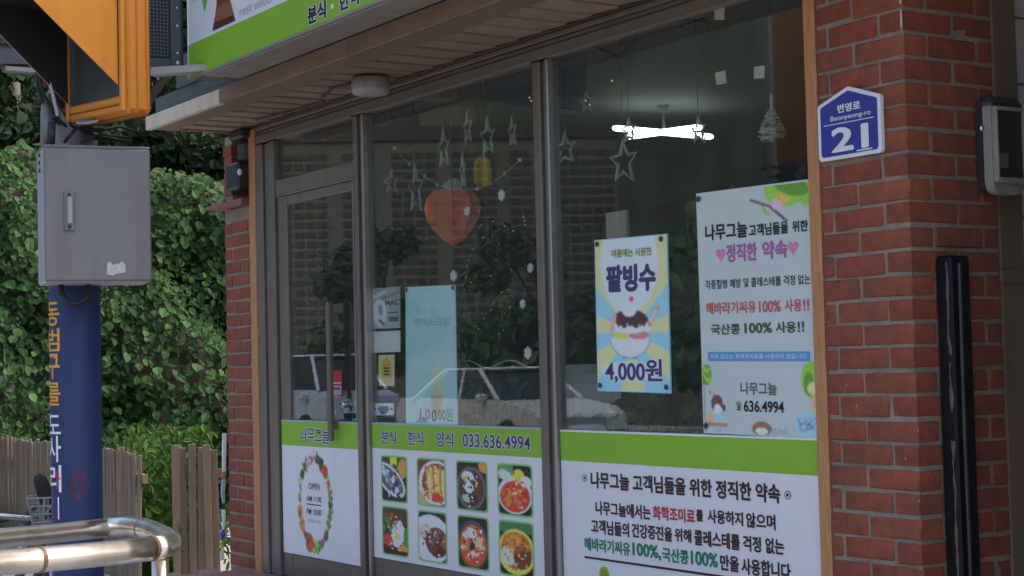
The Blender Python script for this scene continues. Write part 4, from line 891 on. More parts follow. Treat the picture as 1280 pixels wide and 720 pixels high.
o = b.build('peeling_tape', mat('old_tape', (.11, .10, .09), .7, var=.4, scale=50), cg); o['kind'] = 'stuff'
MB().tube([(-3.132, .118, .2), (-3.131, .12, .8), (-3.132, .118, 1.2), (-3.131, .121, 1.65)], .006, 6).build('cable', M['dark'], cg)

# ================================================================== SIGNAL POLE WITH CABINET
v_ = ray(120, 400)[:2]; v_ = v_/np.linalg.norm(v_); rt = np.array([-v_[1], v_[0]])*-1     # viewing direction and the right-hand direction
if np.dot(rt, _r2[:2]) < 0: rt = -rt
pc = at(95, 500, 5.78)
po = thing('signal_pole', (pc[0], pc[1], 0), 'blue banded steel signal pole standing behind the tubular steel rail', 'pole')
PR = .0835
MB().lathe([(PR+.03, 0), (PR+.03, .02), (PR-.004, .03), (PR-.004, 3.4), (.02, 3.42)], (pc[0], pc[1], 0), 28).smooth().build('shaft', M['grey_pole'], po)
smoothed(MB().lathe([(PR, .35), (PR+.001, .352), (PR+.001, 1.74), (PR, 1.742)], (pc[0], pc[1], 0), 32).build('blue_sleeve', M['blue'], po))
# lettering wrapped round the sleeve: angle measured from the direction facing the camera
fwd = -v_; 
def wrap(body, ang0, ang1, z0, z1, m, off=.02):
    off = min(off, .012)
    pts, fs = glyphs(body, off); lo = pts.min(0); hi = pts.max(0); vs = []
    bm = bmesh.new(); bv_ = [bm.verts.new(p) for p in pts]
    for f in fs:
        try: bm.faces.new([bv_[i] for i in f])
        except ValueError: pass
    for q in range(1, 12):     # cut into narrow strips so that the print bends with the pole
        bmesh.ops.bisect_plane(bm, geom=bm.verts[:]+bm.edges[:]+bm.faces[:], plane_co=(lo[0]+(hi[0]-lo[0])*q/12, 0, 0), plane_no=(1, 0, 0))
    bm.verts.index_update(); pts = [tuple(v.co) for v in bm.verts]; fs = [tuple(v.index for v in f.verts) for f in bm.faces]; bm.free()
    for p in pts:
        t = ang0+(ang1-ang0)*(p[0]-lo[0])/(hi[0]-lo[0]); z = z0+(z1-z0)*(p[1]-lo[1])/(hi[1]-lo[1])
        dv = fwd*math.cos(t)+rt*math.sin(t); vs.append((pc[0]+dv[0]*(PR+.0025), pc[1]+dv[1]*(PR+.0025), z))
    MB().add(vs, fs).build('lettering', m, po)
yel = mat('yellow_ink', (.75, .36, .03), .5); 
def zpole(py): return at(70, py, 5.70)[2]
for ch, y0, y1, m in (('동', 377, 407, yel), ('범', 410, 439, yel), ('구', 442, 474, yel), ('를', 478, 507, yel), ('도', 519, 543, M['white_ink']), ('사', 545, 578, M['white_ink']), ('리', 582, 616, M['white_ink'])):
    wrap(ch, R(-84), R(-35), zpole(y1), zpole(y0), m, .03)
wrap('ㅏ', R(-50), R(-38), zpole(612), zpole(588), M['red_ink'], .03); wrap('ㅣ', R(-46), R(-42), zpole(650), zpole(622), M['white_ink'], .05)
# faded red round sticker
pts = [(.0, .0)]+[(math.cos(t*.5236), math.sin(t*.5236)) for t in range(12)]
vs = []; zc = zpole(606)
for ring in range(1, 7):
    for k in range(20):
        t = k*math.pi/10; a_ = R(3)+R(24)*ring/6*math.cos(t); dv = fwd*math.cos(a_)+rt*math.sin(a_); vs.append((pc[0]+dv[0]*(PR+.002), pc[1]+dv[1]*(PR+.002), zc+.055*ring/6*math.sin(t)))
fs = [tuple(range(20))]+[(r*20+k, r*20+(k+1) % 20, (r+1)*20+(k+1) % 20, (r+1)*20+k) for r in range(5) for k in range(20)]
MB().add(vs, fs).build('faded_sticker', mat('faded_red', (.055, .027, .075), .6, var=.5, scale=25), po)
MB().tube([at(76, 354, 5.62)+[0, 0, .05], at(77, 368, 5.60), at(87, 379, 5.59), at(99, 379, 5.59), at(110, 370, 5.60), at(111, 354, 5.62)+[0, 0, .05]], .011, 8).smooth().build('cable_loop', M['rubber'], po)
# cabinet
bx = thing('control_cabinet', at(117, 354, 5.5), 'grey steel control cabinet with a torn paper label strapped to the signal pole', 'cabinet')
th = R(7.5); nb_ = fwd*math.cos(th)+rt*math.sin(th); wb = rt*math.cos(th)-fwd*math.sin(th)
A = at(55.5, 353.5, 5.48); Wd = .338; Hh = at(55.5, 182, 5.48)[2]-A[2]
mtx = Matrix(((wb[0], -nb_[0], 0, A[0]), (wb[1], -nb_[1], 0, A[1]), (0, 0, 1, A[2]), (0, 0, 0, 1)))
MB(mtx).cbox((0, .004, 0), (Wd, .19, Hh), .006).build('case', M['box_side'], bx)
MB(mtx).cbox((.001, -.014, .004), (Wd, .0035, Hh-.006), .005).build('door_panel', M['box_grey'], bx)
MB(mtx).cbox((-.001, -.010, Hh-.005), (Wd+.001, .191, Hh+.003), .002).build('rain_cap', M['box_grey'], bx)
k = Wd/123.0
def bp(px, py): return ((px-55.5)*k, (353.5-py)*Hh/171.5)
x0, z0 = bp(78, 289); x1, z1 = bp(90.5, 239)
MB(mtx).cbox((x0, -.022, z0), (x1, -.0145, z1), .003).build('latch_plate', M['box_grey'], bx)
MB(mtx).cbox((x0+.008, -.030, z0+.02), (x1-.006, -.0225, z1-.018), .004).build('latch_handle', mat('latch_metal', (.30, .29, .28), .4, .4), bx)
for zz in (z0+.012, z1-.012): MB(mtx).ball((x0+.016, -.0225, zz), (.006, .004, .006), 8, 5).build('bolt', M['dark'], bx)
x0, z0 = bp(126, 345); x1, z1 = bp(148, 327)
MB(mtx).add([(x0, -.0152, z0+.004), (x0+.02, -.0152, z0), (x0+.03, -.0152, z0+.006), (x1, -.0152, z0+.01), (x1-.002, -.0152, z1-.01), (x1-.012, -.0152, z1), (x1-.02, -.0152, z1-.006), (x0+.018, -.0152, z1-.012), (x0+.012, -.0152, z1-.001), (x0+.002, -.0152, z1-.006)], [tuple(range(10))]).build('torn_label', M['sticker'], bx)
MB(mtx).add([(x0+.014, -.0156, z0+.008), (x0+.034, -.0156, z0+.011), (x0+.034, -.0156, z0+.026), (x0+.014, -.0156, z0+.022)], [(0, 1, 2, 3)]).build('label_print', M['pale_ink'], bx)
for zz in (Hh-.02, Hh-.045, Hh-.07): MB(mtx).ball((-.002, .09, zz), (.004, .006, .008), 8, 5).build('vent_hole', M['dark'], bx)
for zz in (.1, Hh-.1): MB().lathe([(PR+.004, -.012), (PR+.006, -.01), (PR+.006, .01), (PR+.004, .012)], (pc[0], pc[1], A[2]+zz), 24).build('strap', M['chrome'], bx)

# ---- pedestrian signal head
sg2 = thing('traffic_signal', at(150, 143, 5.5), 'orange traffic signal head with a deep black hood mounted on the blue pole', 'traffic signal')
al = R(56); n2 = fwd*math.cos(al)-rt*math.sin(al); w2 = rt*math.cos(al)+fwd*math.sin(al)
A = at(155, 140, 5.42)
mS = Matrix(((-w2[0], -n2[0], 0, A[0]), (-w2[1], -n2[1], 0, A[1]), (0, 0, 1, A[2]), (0, 0, 0, 1)))   # local x: away along the face, y: into the body, z: up
UW, UH, UD = .335, .40, .115
b = MB(mS); b.cbox((0, .012, 0), (UW, UD, UH*2), .016); smoothed(b.build('housing', M['orange'], sg2))
b = MB(mS); b.cbox((-.004, .045, -.004), (UW+.004, .060, UH*2+.004), .010); b.cbox((-.003, .085, -.003), (UW+.003, .096, UH*2+.003), .008); b.build('seam_ridge', M['orange_dark'], sg2)
for u in (0, 1):
    zb3 = u*UH
    L0, L1, B0, B1 = .022, UW-.022, zb3+.055, zb3+UH-.03
    MB(mS).box((L0-.006, .0050, B0-.006), (L1+.006, .0062, B1+.006)).build('gasket', M['rubber'], sg2) if False else None
    MB(mS).box((L0-.004, .0065, B0-.004), (L1+.004, .0115, B1+.004)).build('lens', M['lens'], sg2)
    fb = MB(mS); fb.cbox((0.002, -.004, zb3+.004), (L0, .0115, zb3+UH-.004), .004); fb.cbox((L1, -.004, zb3+.004), (UW-.002, .0115, zb3+UH-.004), .004); fb.cbox((L0+.001, -.004, zb3+.030), (L1-.001, .0115, B0), .006); fb.cbox((L0+.001, .002, zb3+.004), (L1-.001, .0115, zb3+.028), .005); fb.cbox((L0+.001, -.004, B1), (L1-.001, .0115, zb3+UH-.004), .004)
    fb.build('lens_frame', M['orange'], sg2)
    HL = .37; zA, zT = B0+.035, B1-.006
    def tri(x): return [(x, -.006, zA), (x, -.006, zT), (x, -HL, zT), (x, -HL*.92, zT-.02)]
    MB(mS).prism(tri(L0), (.003, 0, 0)).build('hood_side', M['orange'], sg2)
    MB(mS).prism(tri(L0+.0036), (.0015, 0, 0)).build('hood_lining', M['hood_black'], sg2)
    zA2 = B0+.008
    def tri2(x): return [(x, -.006, zA2), (x, -.006, zT), (x, -HL, zT), (x, -HL*.92, zT-.03)]
    MB(mS).prism(tri2(L1-.003), (.003, 0, 0)).build('hood_side', M['orange'], sg2)
    MB(mS).prism(tri2(L1-.0054), (.0015, 0, 0)).build('hood_lining', M['hood_black'], sg2)
    MB(mS).box((L0, -HL, zT+.0005), (L1, -.006, zT+.004)).build('hood_top', M['orange'], sg2)
    MB(mS).box((L0+.006, -HL, zT-.002), (L1-.006, -.006, zT-.0005)).build('hood_lining', M['hood_black'], sg2)
# bracket, conduits and cables beneath the head
hw_ = thing('cable_bundle', at(70, 180, 5.7), 'bundle of black cables and grey conduit above the control cabinet', 'cables')
b = MB(); b.tube([at(58, 182, 5.68), at(58, 150, 5.68), at(60, 120, 5.72)], .021, 10).smooth().build('conduit', M['grey_pole'], hw_)
MB().tube([at(64, 180, 5.66), at(65, 152, 5.66)], .013, 8).smooth().build('conduit', M['dark'], hw_)
for pts, r in (([(46, 84), (47, 110), (58, 140), (80, 160), (110, 172), (150, 176)], .006), ([(47, 88), (55, 120), (75, 152), (95, 166), (130, 160)], .007), ([(60, 95), (72, 128), (90, 158), (120, 170), (165, 178)], .005), ([(52, 92), (68, 118), (84, 136)], .009), ([(80, 178), (95, 160), (120, 164), (150, 158), (176, 166)], .006), ([(100, 178), (125, 168), (160, 172)], .005)):
    MB().tube([at(px, py, 5.66+.02*i) for i, (px, py) in enumerate(pts)], r, 6).smooth().build('cable', M['rubber'], hw_)
MB().tube([at(60, 96, 5.64), at(66, 118, 5.64), at(72, 145, 5.64)], .006, 6).build('pale_cable', M['box_side'], hw_)
q = at(95, 153, 5.6); q2 = at(122, 150, 5.6); b = MB().tube([q, (q+q2)/2+[0, 0, -.004], q2], .010, 8); b.build('support_arm', M['alu_light'], hw_)

# ================================================================== TUBULAR RAIL
rl = thing('steel_rail', (-3.9, -2.2, 0), 'rust spotted steel tube rail bent in a U before the blue pole', 'railing')
def rp(px, py, d): return at(px, py, d)
frontp = [rp(-260, 727, 3.05), rp(-120, 715, 3.24), rp(0, 703, 3.42), rp(48, 699.5, 3.47), rp(100, 695, 3.53), rp(150, 690, 3.60), rp(190, 685.5, 3.66)]
bend = [rp(203, 684, 3.70), rp(211, 681, 3.78), rp(212, 676.5, 3.92), rp(205, 671, 4.10), rp(190, 663.5, 4.36), rp(176, 659.5, 4.52), rp(160, 657.5, 4.62), rp(147, 658.3, 4.68)]
backp = [rp(135, 659.5, 4.70), rp(100, 663.5, 4.64), rp(50, 668.5, 4.55), rp(0, 673, 4.46), rp(-120, 686, 4.24), rp(-260, 700, 4.0)]
RR = .0262
MB().tube(frontp, RR, 18).smooth().build('front_tube', M['steel'], rl)
MB().tube([frontp[-1]]+bend+[backp[0]], RR, 18).smooth().build('bend_tube', M['steel'], rl)
MB().tube(backp, RR, 18).smooth().build('back_tube', M['steel'], rl)
def ringat(a, b2, t, r=RR+.0015, hl=.004):
    a = np.array(a); b2 = np.array(b2); c = a+(b2-a)*t; d = (b2-a)/np.linalg.norm(b2-a); MB().tube([c-d*hl, c+d*hl], r, 18).build('joint_ring', M['rust'], rl)
ringat(frontp[3], frontp[4], 0.0); ringat(frontp[5], frontp[6], .98); ringat(backp[0], backp[1], .02); ringat(bend[5], bend[4], .3)
for p in (rp(200, 688, 3.70), rp(-100, 715, 3.27), rp(-100, 692, 4.27)):
    MB().tube([(p[0], p[1], 0), (p[0], p[1], p[2]-.02)], .019, 14).smooth().build('post', M['steel'], rl)
    MB().lathe([(.05, 0), (.05, .008), (.02, .012)], (p[0], p[1], 0), 16).build('foot_plate', M['steel'], rl)

# ================================================================== BICYCLE behind the rail (only the bars and basket show)
bk = thing('bicycle', (-6.25, -1.45, 0), 'parked bicycle with a black bag on its bars and a pale wire basket', 'bicycle')
hc = at(56, 640, 6.5); d1 = v_; bo = np.array([hc[0], hc[1], 0.0])
fr_ax = rt*.35+fwd*.94; fr_ax = fr_ax/np.linalg.norm(fr_ax); sx = np.array([-fr_ax[1], fr_ax[0]])
def BP(a, s, z): return (bo[0]+fr_ax[0]*a+sx[0]*s, bo[1]+fr_ax[1]*a+sx[1]*s, z)
for a in (.10, -.92):
    ring = [BP(a+.30*math.cos(t*math.pi/12), 0, .31+.30*math.sin(t*math.pi/12)) for t in range(25)]
    wo = MB().tube(ring, .018, 8, False).build('wheel', M['rubber'], bk)
    MB().tube([BP(a+.275*math.cos(t*math.pi/12), 0, .31+.275*math.sin(t*math.pi/12)) for t in range(25)], .008, 6, False).build('rim', M['chrome'], wo)
    sp = MB()
    for t in range(12): sp.tube([BP(a, 0, .31), BP(a+.27*math.cos(t*math.pi/6), 0, .31+.27*math.sin(t*math.pi/6))], .0018, 4)
    sp.build('spokes', M['chrome'], wo)
MB().tube([BP(.10, 0, .31), BP(.0, 0, .66), BP(-.04, 0, .84)], .014, 8).build('fork', M['dark'], bk)
b = MB(); b.tube([BP(-.02, 0, .70), BP(-.5, 0, .34)], .016, 8); b.tube([BP(-.5, 0, .34), BP(-.62, 0, .80)], .014, 8); b.tube([BP(-.5, 0, .34), BP(-.92, 0, .31)], .010, 8); b.tube([BP(-.6, 0, .72), BP(-.92, 0, .31)], .009, 8); b.tube([BP(-.03, 0, .74), BP(-.56, 0, .52)], .014, 8); b.build('frame', M['dark'], bk)
MB().tube([BP(-.12, .23, .86), BP(-.05, .16, .885), BP(-.04, 0, .86), BP(-.05, -.16, .885), BP(-.12, -.23, .86)], .010, 8).build('handlebar', M['chrome'], bk)
b = MB()
pts = [at(46, 594, 6.5), at(50, 600, 6.5), at(54, 610, 6.5), at(58, 622, 6.5), at(63, 634, 6.5), at(62, 646, 6.5)]
b.tube(pts, [.014, .026, .030, .030, .028, .018], 10); b.smooth().build('bar_bag', mat('black_cloth', (.018, .018, .018), .9, var=.3, scale=30, bump=.6), bk)
bs = MB(); c0 = at(61, 661, 6.45)
for i in range(5):
    z = c0[2]+.03*i; hw = .05+.006*i
    bs.tube([(c0[0]+rt[0]*hw*s1+fwd[0]*hw*s2, c0[1]+rt[1]*hw*s1+fwd[1]*hw*s2, z) for s1, s2 in ((-1, -1), (1, -1), (1, 1), (-1, 1), (-1, -1))], .0035, 5)
for i in range(16):
    t = i/16*4; s = [(-1, -1), (1, -1), (1, 1), (-1, 1), (-1, -1)]; j = int(t); f_ = t-j; p = [s[j][q]+(s[j+1][q]-s[j][q])*f_ for q in (0, 1)]
    bs.tube([(c0[0]+(rt[0]*p[0]+fwd[0]*p[1])*.05, c0[1]+(rt[1]*p[0]+fwd[1]*p[1])*.05, c0[2]), (c0[0]+(rt[0]*p[0]+fwd[0]*p[1])*.074, c0[1]+(rt[1]*p[0]+fwd[1]*p[1])*.074, c0[2]+.12)], .003, 5)
bs.tube([at(54, 652, 6.47), at(56, 622, 6.47)], .006, 6); bs.tube([at(68, 648, 6.47), at(66, 622, 6.47)], .006, 6); bs.tube([at(54, 645, 6.47), at(67, 630, 6.47)], .005, 6)
bs.build('basket', M['white_plastic'], bk)
MB().tube([at(34, 662, 6.6), at(35, 642, 6.6), at(42, 634, 6.6), at(54, 628, 6.6)], .012, 8).build('mudguard_stay', M['charcoal'], bk)

# ================================================================== WOODEN FENCES
def fence(label, P, Q, ztop, gap, wd, seed, irregular=False):
    rr = random.Random(seed); P = np.array(P); Q = np.array(Q); L = np.linalg.norm(Q-P); d = (Q-P)/L
    t = thing('wooden_fence', (P[0], P[1], 0), label, 'fence', 'weathered picket fences beside the shop'); n = int(L/(wd+gap))
    ang = math.atan2(d[1], d[0]); ms = []
    for k in range(4):
        b = MB(); h = ztop+rr.uniform(-.02, .02); w_ = wd*rr.uniform(.92, 1.06)/2
        b.cbox((-w_, -.010, .03), (w_, .010, h), .003); me = b.mesh('picket'); me.materials.append(M['fence']); ms.append(me)
    nx, ny = -d[1], d[0]; sgn = 1 if nx*v_[0]+ny*v_[1] > 0 else -1
    for k in range(n):
        c = P+d*((k+.5)*(wd+gap)); o_ = (.022 if irregular and k % 2 else 0)+rr.uniform(-.004, .004)
        inst('picket', ms[rr.randrange(4)], (c[0]+nx*o_*sgn, c[1]+ny*o_*sgn, rr.uniform(-.02, .012)), t, (rr.uniform(-.012, .012), rr.uniform(-.02, .02), ang+rr.uniform(-.05, .05)))
    for z in (.25, ztop-.22):
        b = MB(); e = np.array([nx, ny])*.035*sgn
        b.add([(*(P+e*.5), z), (*(Q+e*.5), z), (*(Q+e*1.5), z), (*(P+e*1.5), z), (*(P+e*.5), z+.06), (*(Q+e*.5), z+.06), (*(Q+e*1.5), z+.06), (*(P+e*1.5), z+.06)], [(0, 3, 2, 1), (4, 5, 6, 7), (0, 1, 5, 4), (1, 2, 6, 5), (2, 3, 7, 6), (3, 0, 4, 7)]).build('rail', M['fence'], t)
    return t
A = Zp(-40, 541, .90)[:2]; B = Zp(175, 563, .90)[:2]
fence('weathered grey picket fence left of the gap, running behind the blue pole', A, B, .90, .006, .036, 3)
A = Zp(214, 559, .90)[:2]; B = Zp(282, 556.5, .90)[:2]
fence('dark weathered picket fence between the gap and the narrow brick pillar', A, B, .90, .004, .050, 5, True)
bn = MB(); e0 = at(280.5, 542, 8.9); e1 = at(278.5, 700, 8.9)
rb = thing('rolled_banner', (e1[0], e1[1], e1[2]), 'rolled white banner with coloured stripes standing against the narrow brick pillar', 'banner')
for i, (t0, t1, m) in enumerate(((0, .30, 'white_print'), (.305, .36, 'coral'), (.365, .55, 'pale_ink'), (.555, .60, 'dark'), (.605, .76, 'white_print'), (.765, .84, 'nbl'), (.845, .90, 'olive'), (.905, 1, 'cream'))):
    mm = MATS['number_blue'] if m == 'nbl' else M[m]
    MB().tube([e0+(e1-e0)*t0, e0+(e1-e0)*(t0+t1)/2+[0, random.uniform(-.006, .006), 0], e0+(e1-e0)*t1], [.010+random.uniform(-.003, .003) for q in range(3)], 8).build('stripe' if i else 'top', mm, rb)

# ================================================================== VEGETATION
def leaves(P, N, size, tone, name, m, parent=None, droop=.5, asp=.8, org=None):
    n = len(P); N = N/np.linalg.norm(N, axis=1, keepdims=True)
    dn_ = np.tile([0, 0, -1.0], (n, 1))*droop+rng.normal(0, .55, (n, 3)); T = dn_-N*np.sum(dn_*N, 1, keepdims=True); T /= np.linalg.norm(T, axis=1, keepdims=True)+1e-9
    B = np.cross(N, T); s = size[:, None]
    prof = [(0, -.1, 0), (-.42*asp, .12, .10), (-.45*asp, .48, .10), (0, 1, -.12), (.45*asp, .48, .10), (.42*asp, .12, .10)]
    vs = np.stack([P+B*(a*s)+T*((b-.4)*s)+N*(c*s) for a, b, c in prof], 1).reshape(-1, 3)
    fs = []
    for i in range(n): k = i*6; fs.append((k, k+1, k+2, k+3)); fs.append((k, k+3, k+4, k+5))
    base = ORG[parent] if parent is not None else np.array(org)
    me = bpy.data.meshes.new(name); me.from_pydata([tuple(v) for v in vs-base], [], fs); me.update(); me.materials.append(m)
    ca = me.color_attributes.new('tone', 'FLOAT_COLOR', 'POINT'); t = np.repeat(tone, 6); ca.data.foreach_set('color', np.stack([t, t, t, np.ones_like(t)], 1).astype(np.float32).ravel())
    o = bpy.data.objects.new(name, me); C.objects.link(o); ORG[o] = base
    if parent is not None: o.parent = parent
    else: o.location = base
    return o
def fnoise(p, s, o=0): return np.array([mnoise.noise((q[0]*s+o, q[1]*s, q[2]*s)) for q in p])
# bank the ivy grows on
IY0, IY1 = -2.5, 6.5
def bank_h(y): return 3.42-.085*(y-1.2)+.16*math.sin(y*2.3)+.13*math.sin(y*5.1+1)+.05*math.sin(y*11)
def bank_p(y, t):
    h = bank_h(y); z = h*t; bl = mnoise.noise((y*.9, z*.9, 4))*.6+mnoise.noise((y*2.4, z*2.4, 9))*.34
    x = -14.55-.8*t**1.6+bl*(1-.3*t)
    return np.array([x, y, z])
bv = []; bf = []; ny_, nt_ = 60, 26
for i in range(ny_):
    for j in range(nt_+6):
        y = IY0+(IY1-IY0)*i/(ny_-1)
        p = bank_p(y, min(j/(nt_-1), 1)); 
        if j >= nt_: p = p+np.array([-.6*(j-nt_+1), 0, -.03*(j-nt_+1)])
        p[0] -= .12; bv.append(p)
nn = nt_+6
for i in range(ny_-1):
    for j in range(nn-1): bf.append((i*nn+j, i*nn+j+1, (i+1)*nn+j+1, (i+1)*nn+j))
structure(MB().add(bv, bf).build('earth_bank', M['soil'], org=(-15, 2, 0)))
iv = thing('ivy', (-14.6, 2, 0), 'dense green ivy covering the bank behind the picket fences', 'ivy')
NL = 34000
yy = rng.uniform(IY0, IY1, NL); tt = rng.uniform(.02, 1.0, NL)**.9
P = np.array([bank_p(a, b2) for a, b2 in zip(yy, tt)])
over = rng.random(NL) < .16                      # leaves on the level top behind the crest
P[over] += np.stack([-rng.uniform(0, 1.6, over.sum()), np.zeros(over.sum()), (bank_h(2)-P[over][:, 2])*.0+rng.uniform(-.05, .05, over.sum())], 1)
clump = fnoise(P, 1.6); P[:, 0] += rng.uniform(-.05, .12, NL)+np.maximum(clump, 0)*.16
N = np.stack([np.ones(NL), rng.normal(0, .45, NL), .35+.55*tt+rng.normal(0, .35, NL)], 1)
tone = np.clip(.16+.30*clump+rng.normal(0, .13, NL)+.45*(tt-.5), 0, 1)  # height term paints the lit top and shaded foot of the ivy
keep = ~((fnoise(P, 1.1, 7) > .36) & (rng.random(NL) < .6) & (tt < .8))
P, N, tone = P[keep], N[keep], tone[keep]
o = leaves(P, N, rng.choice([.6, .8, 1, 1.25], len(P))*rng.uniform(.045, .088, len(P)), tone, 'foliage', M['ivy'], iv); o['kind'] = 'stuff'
lv = []
for k in range(4):
    b = MB().add([(0, 0, -.05), (.012, -.052, -.005), (.012, -.05, .05), (-.012, 0, .10), (.012, .05, .05), (.012, .052, -.005)], [(0, 1, 2, 3), (0, 3, 4, 5)]) ; b.v = [(v[0], v[1]*(1+.1*k), -v[2]*(1.1-.06*k)) for v in b.v]
    me = b.mesh('leaf'); me.materials.append(M['ivy']); ca = me.color_attributes.new('tone', 'FLOAT_COLOR', 'POINT'); tv = -.05+.12*k
    ca.data.foreach_set('color', np.tile([tv, tv, tv, 1], 6).astype(np.float32)); lv.append(me)
cnt = 0
while cnt < 290:
    y = random.uniform(.5, 3.4); t = random.uniform(.22, .99); p = bank_p(y, t); p[0] += .16+max(0, mnoise.noise((p[0]*1.6, p[1]*1.6, p[2]*1.6)))*.2
    s = random.uniform(.42, .78); o = inst('leaf', lv[random.randrange(4)], p, iv, (random.uniform(-.7, .7), random.uniform(-.9, .1), random.uniform(-.6, .6))); o.scale = (s, s, s); cnt += 1
for k in range(6):
    y = random.uniform(.4, 3.4); pts = [bank_p(y+.1*math.sin(j+k)*.5, .05+.16*j)+[.02+.05*math.sin(j*2.1+k), .06*math.sin(j*1.7+k*3), 0] for j in range(5)]; MB().tube(pts, .006, 5).build('stem', M['bark'], iv)

def tree(x, y, h, rad, label, group, nl, tm, size, seed, z0=0.0, low=.25, m=None):
    rr = random.Random(seed); t = thing('tree', (x, y, z0), label, 'tree', group)
    b = MB(); tr_ = [(x, y, z0), (x+rr.uniform(-.1, .1), y+rr.uniform(-.1, .1), z0+h*.3), (x+rr.uniform(-.25, .25), y+rr.uniform(-.25, .25), z0+h*.62), (x, y, z0+h*.9)]
    r0 = .035*h; b.tube(tr_, [r0, r0*.75, r0*.45, r0*.12], 8); cs = []
    for k in range(16):
        a = rr.uniform(0, 6.283); zz = rr.uniform(low, .92); rd_ = rad*(.45+.55*math.sin(math.pi*min(1, (zz-low)/(1-low)*.8+.15)))*rr.uniform(.5, 1)
        c = np.array([x+rd_*math.cos(a), y+rd_*math.sin(a), z0+h*zz]); cs.append((c, rad*rr.uniform(.28, .45)))
        st_ = np.array(tr_[1])+(np.array(tr_[2])-np.array(tr_[1]))*rr.random(); b.tube([st_, (st_+c)/2+[0, 0, .05*h*.3], c], [r0*.32, r0*.2, r0*.06], 5)
    b.smooth().build('trunk', M['bark'], t)
    Ps = []; Ns = []; Ts = []
    for c, r in cs:
        q = rng.normal(0, 1, (nl//16, 3)); q /= np.linalg.norm(q, axis=1, keepdims=True); q *= (rng.random((nl//16, 1))**.4); Ps.append(c+q*r*[1, 1, .75]); Ns.append(q+[0, 0, .5]+rng.normal(0, .3, q.shape)); Ts.append(np.full(nl//16, rr.uniform(.05, .6))+rng.normal(0, .1, nl//16))
    o = leaves(np.concatenate(Ps), np.concatenate(Ns), rng.uniform(size*.7, size*1.3, sum(map(len, Ps))), np.clip(np.concatenate(Ts), 0, 1), 'crown', m or M['darkleaf'], t); o['kind'] = 'stuff'
    return t
for k, (x, y, h, rad, lab) in enumerate(((-18.0, 1.0, 6.5, 1.7, 'dark broadleaf tree above the ivy at the far left edge'), (-18.8, 3.0, 7.5, 2.0, 'tall dark tree above the ivy behind the grey control cabinet'), (-18.0, 5.0, 7.0, 1.9, 'dark tree above the ivy next to the shop canopy end'), (-21.5, 2.2, 9.0, 2.6, 'biggest dark tree, furthest back above the ivy'), (-22.5, 5.5, 9.0, 2.6, 'dark tree furthest back behind the canopy end'))):
    tree(x, y, h, rad, lab, 'dark trees above the ivy bank', 8000, 0, .135, 20+k, 0, .22)
o = MB().add([(-26, -8, 0), (-26, 14, 0), (-26, 14, 9), (-26, -8, 9)], [(0, 1, 2, 3)])
up = thing('utility_pole', (-17.27, 1.69, 0), 'grey concrete utility pole rising between the trees at the far left', 'utility pole')
MB().tube([(-17.27, 1.69, 0), (-17.27, 1.69, 9)], [.09, .075], 14).smooth().build('shaft', mat('old_concrete', (.16, .145, .115), .9, var=.2, scale=4), up)
wc = thing('weed_clump', (-11.2, .55, 0), 'bright green weeds filling the gap between the two picket fences', 'weeds')
n = 2600; a = rng.random((n, 3)); P = np.stack([-12.3+1.6*a[:, 0], .70+.50*a[:, 1], a[:, 2]**1.2*.98], 1); P[:, 2] *= .8+.25*np.sin(P[:, 1]*7)
N = np.stack([np.full(n, .8), rng.normal(0, .7, n), rng.normal(.3, .5, n)], 1)
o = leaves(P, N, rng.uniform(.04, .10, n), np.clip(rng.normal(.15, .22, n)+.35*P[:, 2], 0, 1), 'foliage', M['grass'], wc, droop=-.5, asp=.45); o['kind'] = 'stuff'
n = 2600; a = rng.random((n, 3)); P = np.stack([-14.2+3.4*a[:, 0], -1.8+5.0*a[:, 1], a[:, 2]*.25], 1); N = np.stack([np.full(n, .8), rng.normal(0, .7, n), rng.normal(.5, .5, n)], 1)
keep = (P[:, 0] < -13.0) | (P[:, 1] > 1.2)
o = leaves(P[keep], N[keep], rng.uniform(.05, .10, n)[keep], np.clip(rng.normal(.05, .15, n), 0, 1)[keep], 'undergrowth', M['grass'], None, droop=-.8, asp=.3, org=(-13, 1, 0)); tag(o, 'low green undergrowth at the foot of the ivy bank', 'undergrowth', kind='stuff')

# ================================================================== INSIDE THE SHOP
cl = thing('ceiling_lamp', (-6.2, 1.55, 2.50), 'lit cross shaped fluorescent lamp on the dark shop ceiling', 'lamp')
pa, pb, pc2, pd = Zp(767, 160, 2.5), Zp(890, 171, 2.5), Zp(784, 171, 2.5), Zp(878, 158.5, 2.5)
cc = (pa+pb+pc2+pd)/4
for (s, e) in ((pa, pb), (pc2, pd)):
    d = (e-s); MB().tube([s, s+d*.03, e-d*.03, e], [.010, .0145, .0145, .010], 12).smooth().build('light_tube', M['tube'], cl)
MB().lathe([(.008, .012), (.008, .09), (.03, .128)], (cc[0], cc[1], 2.5), 16).build('ceiling_mount', M['wall_in'], cl)
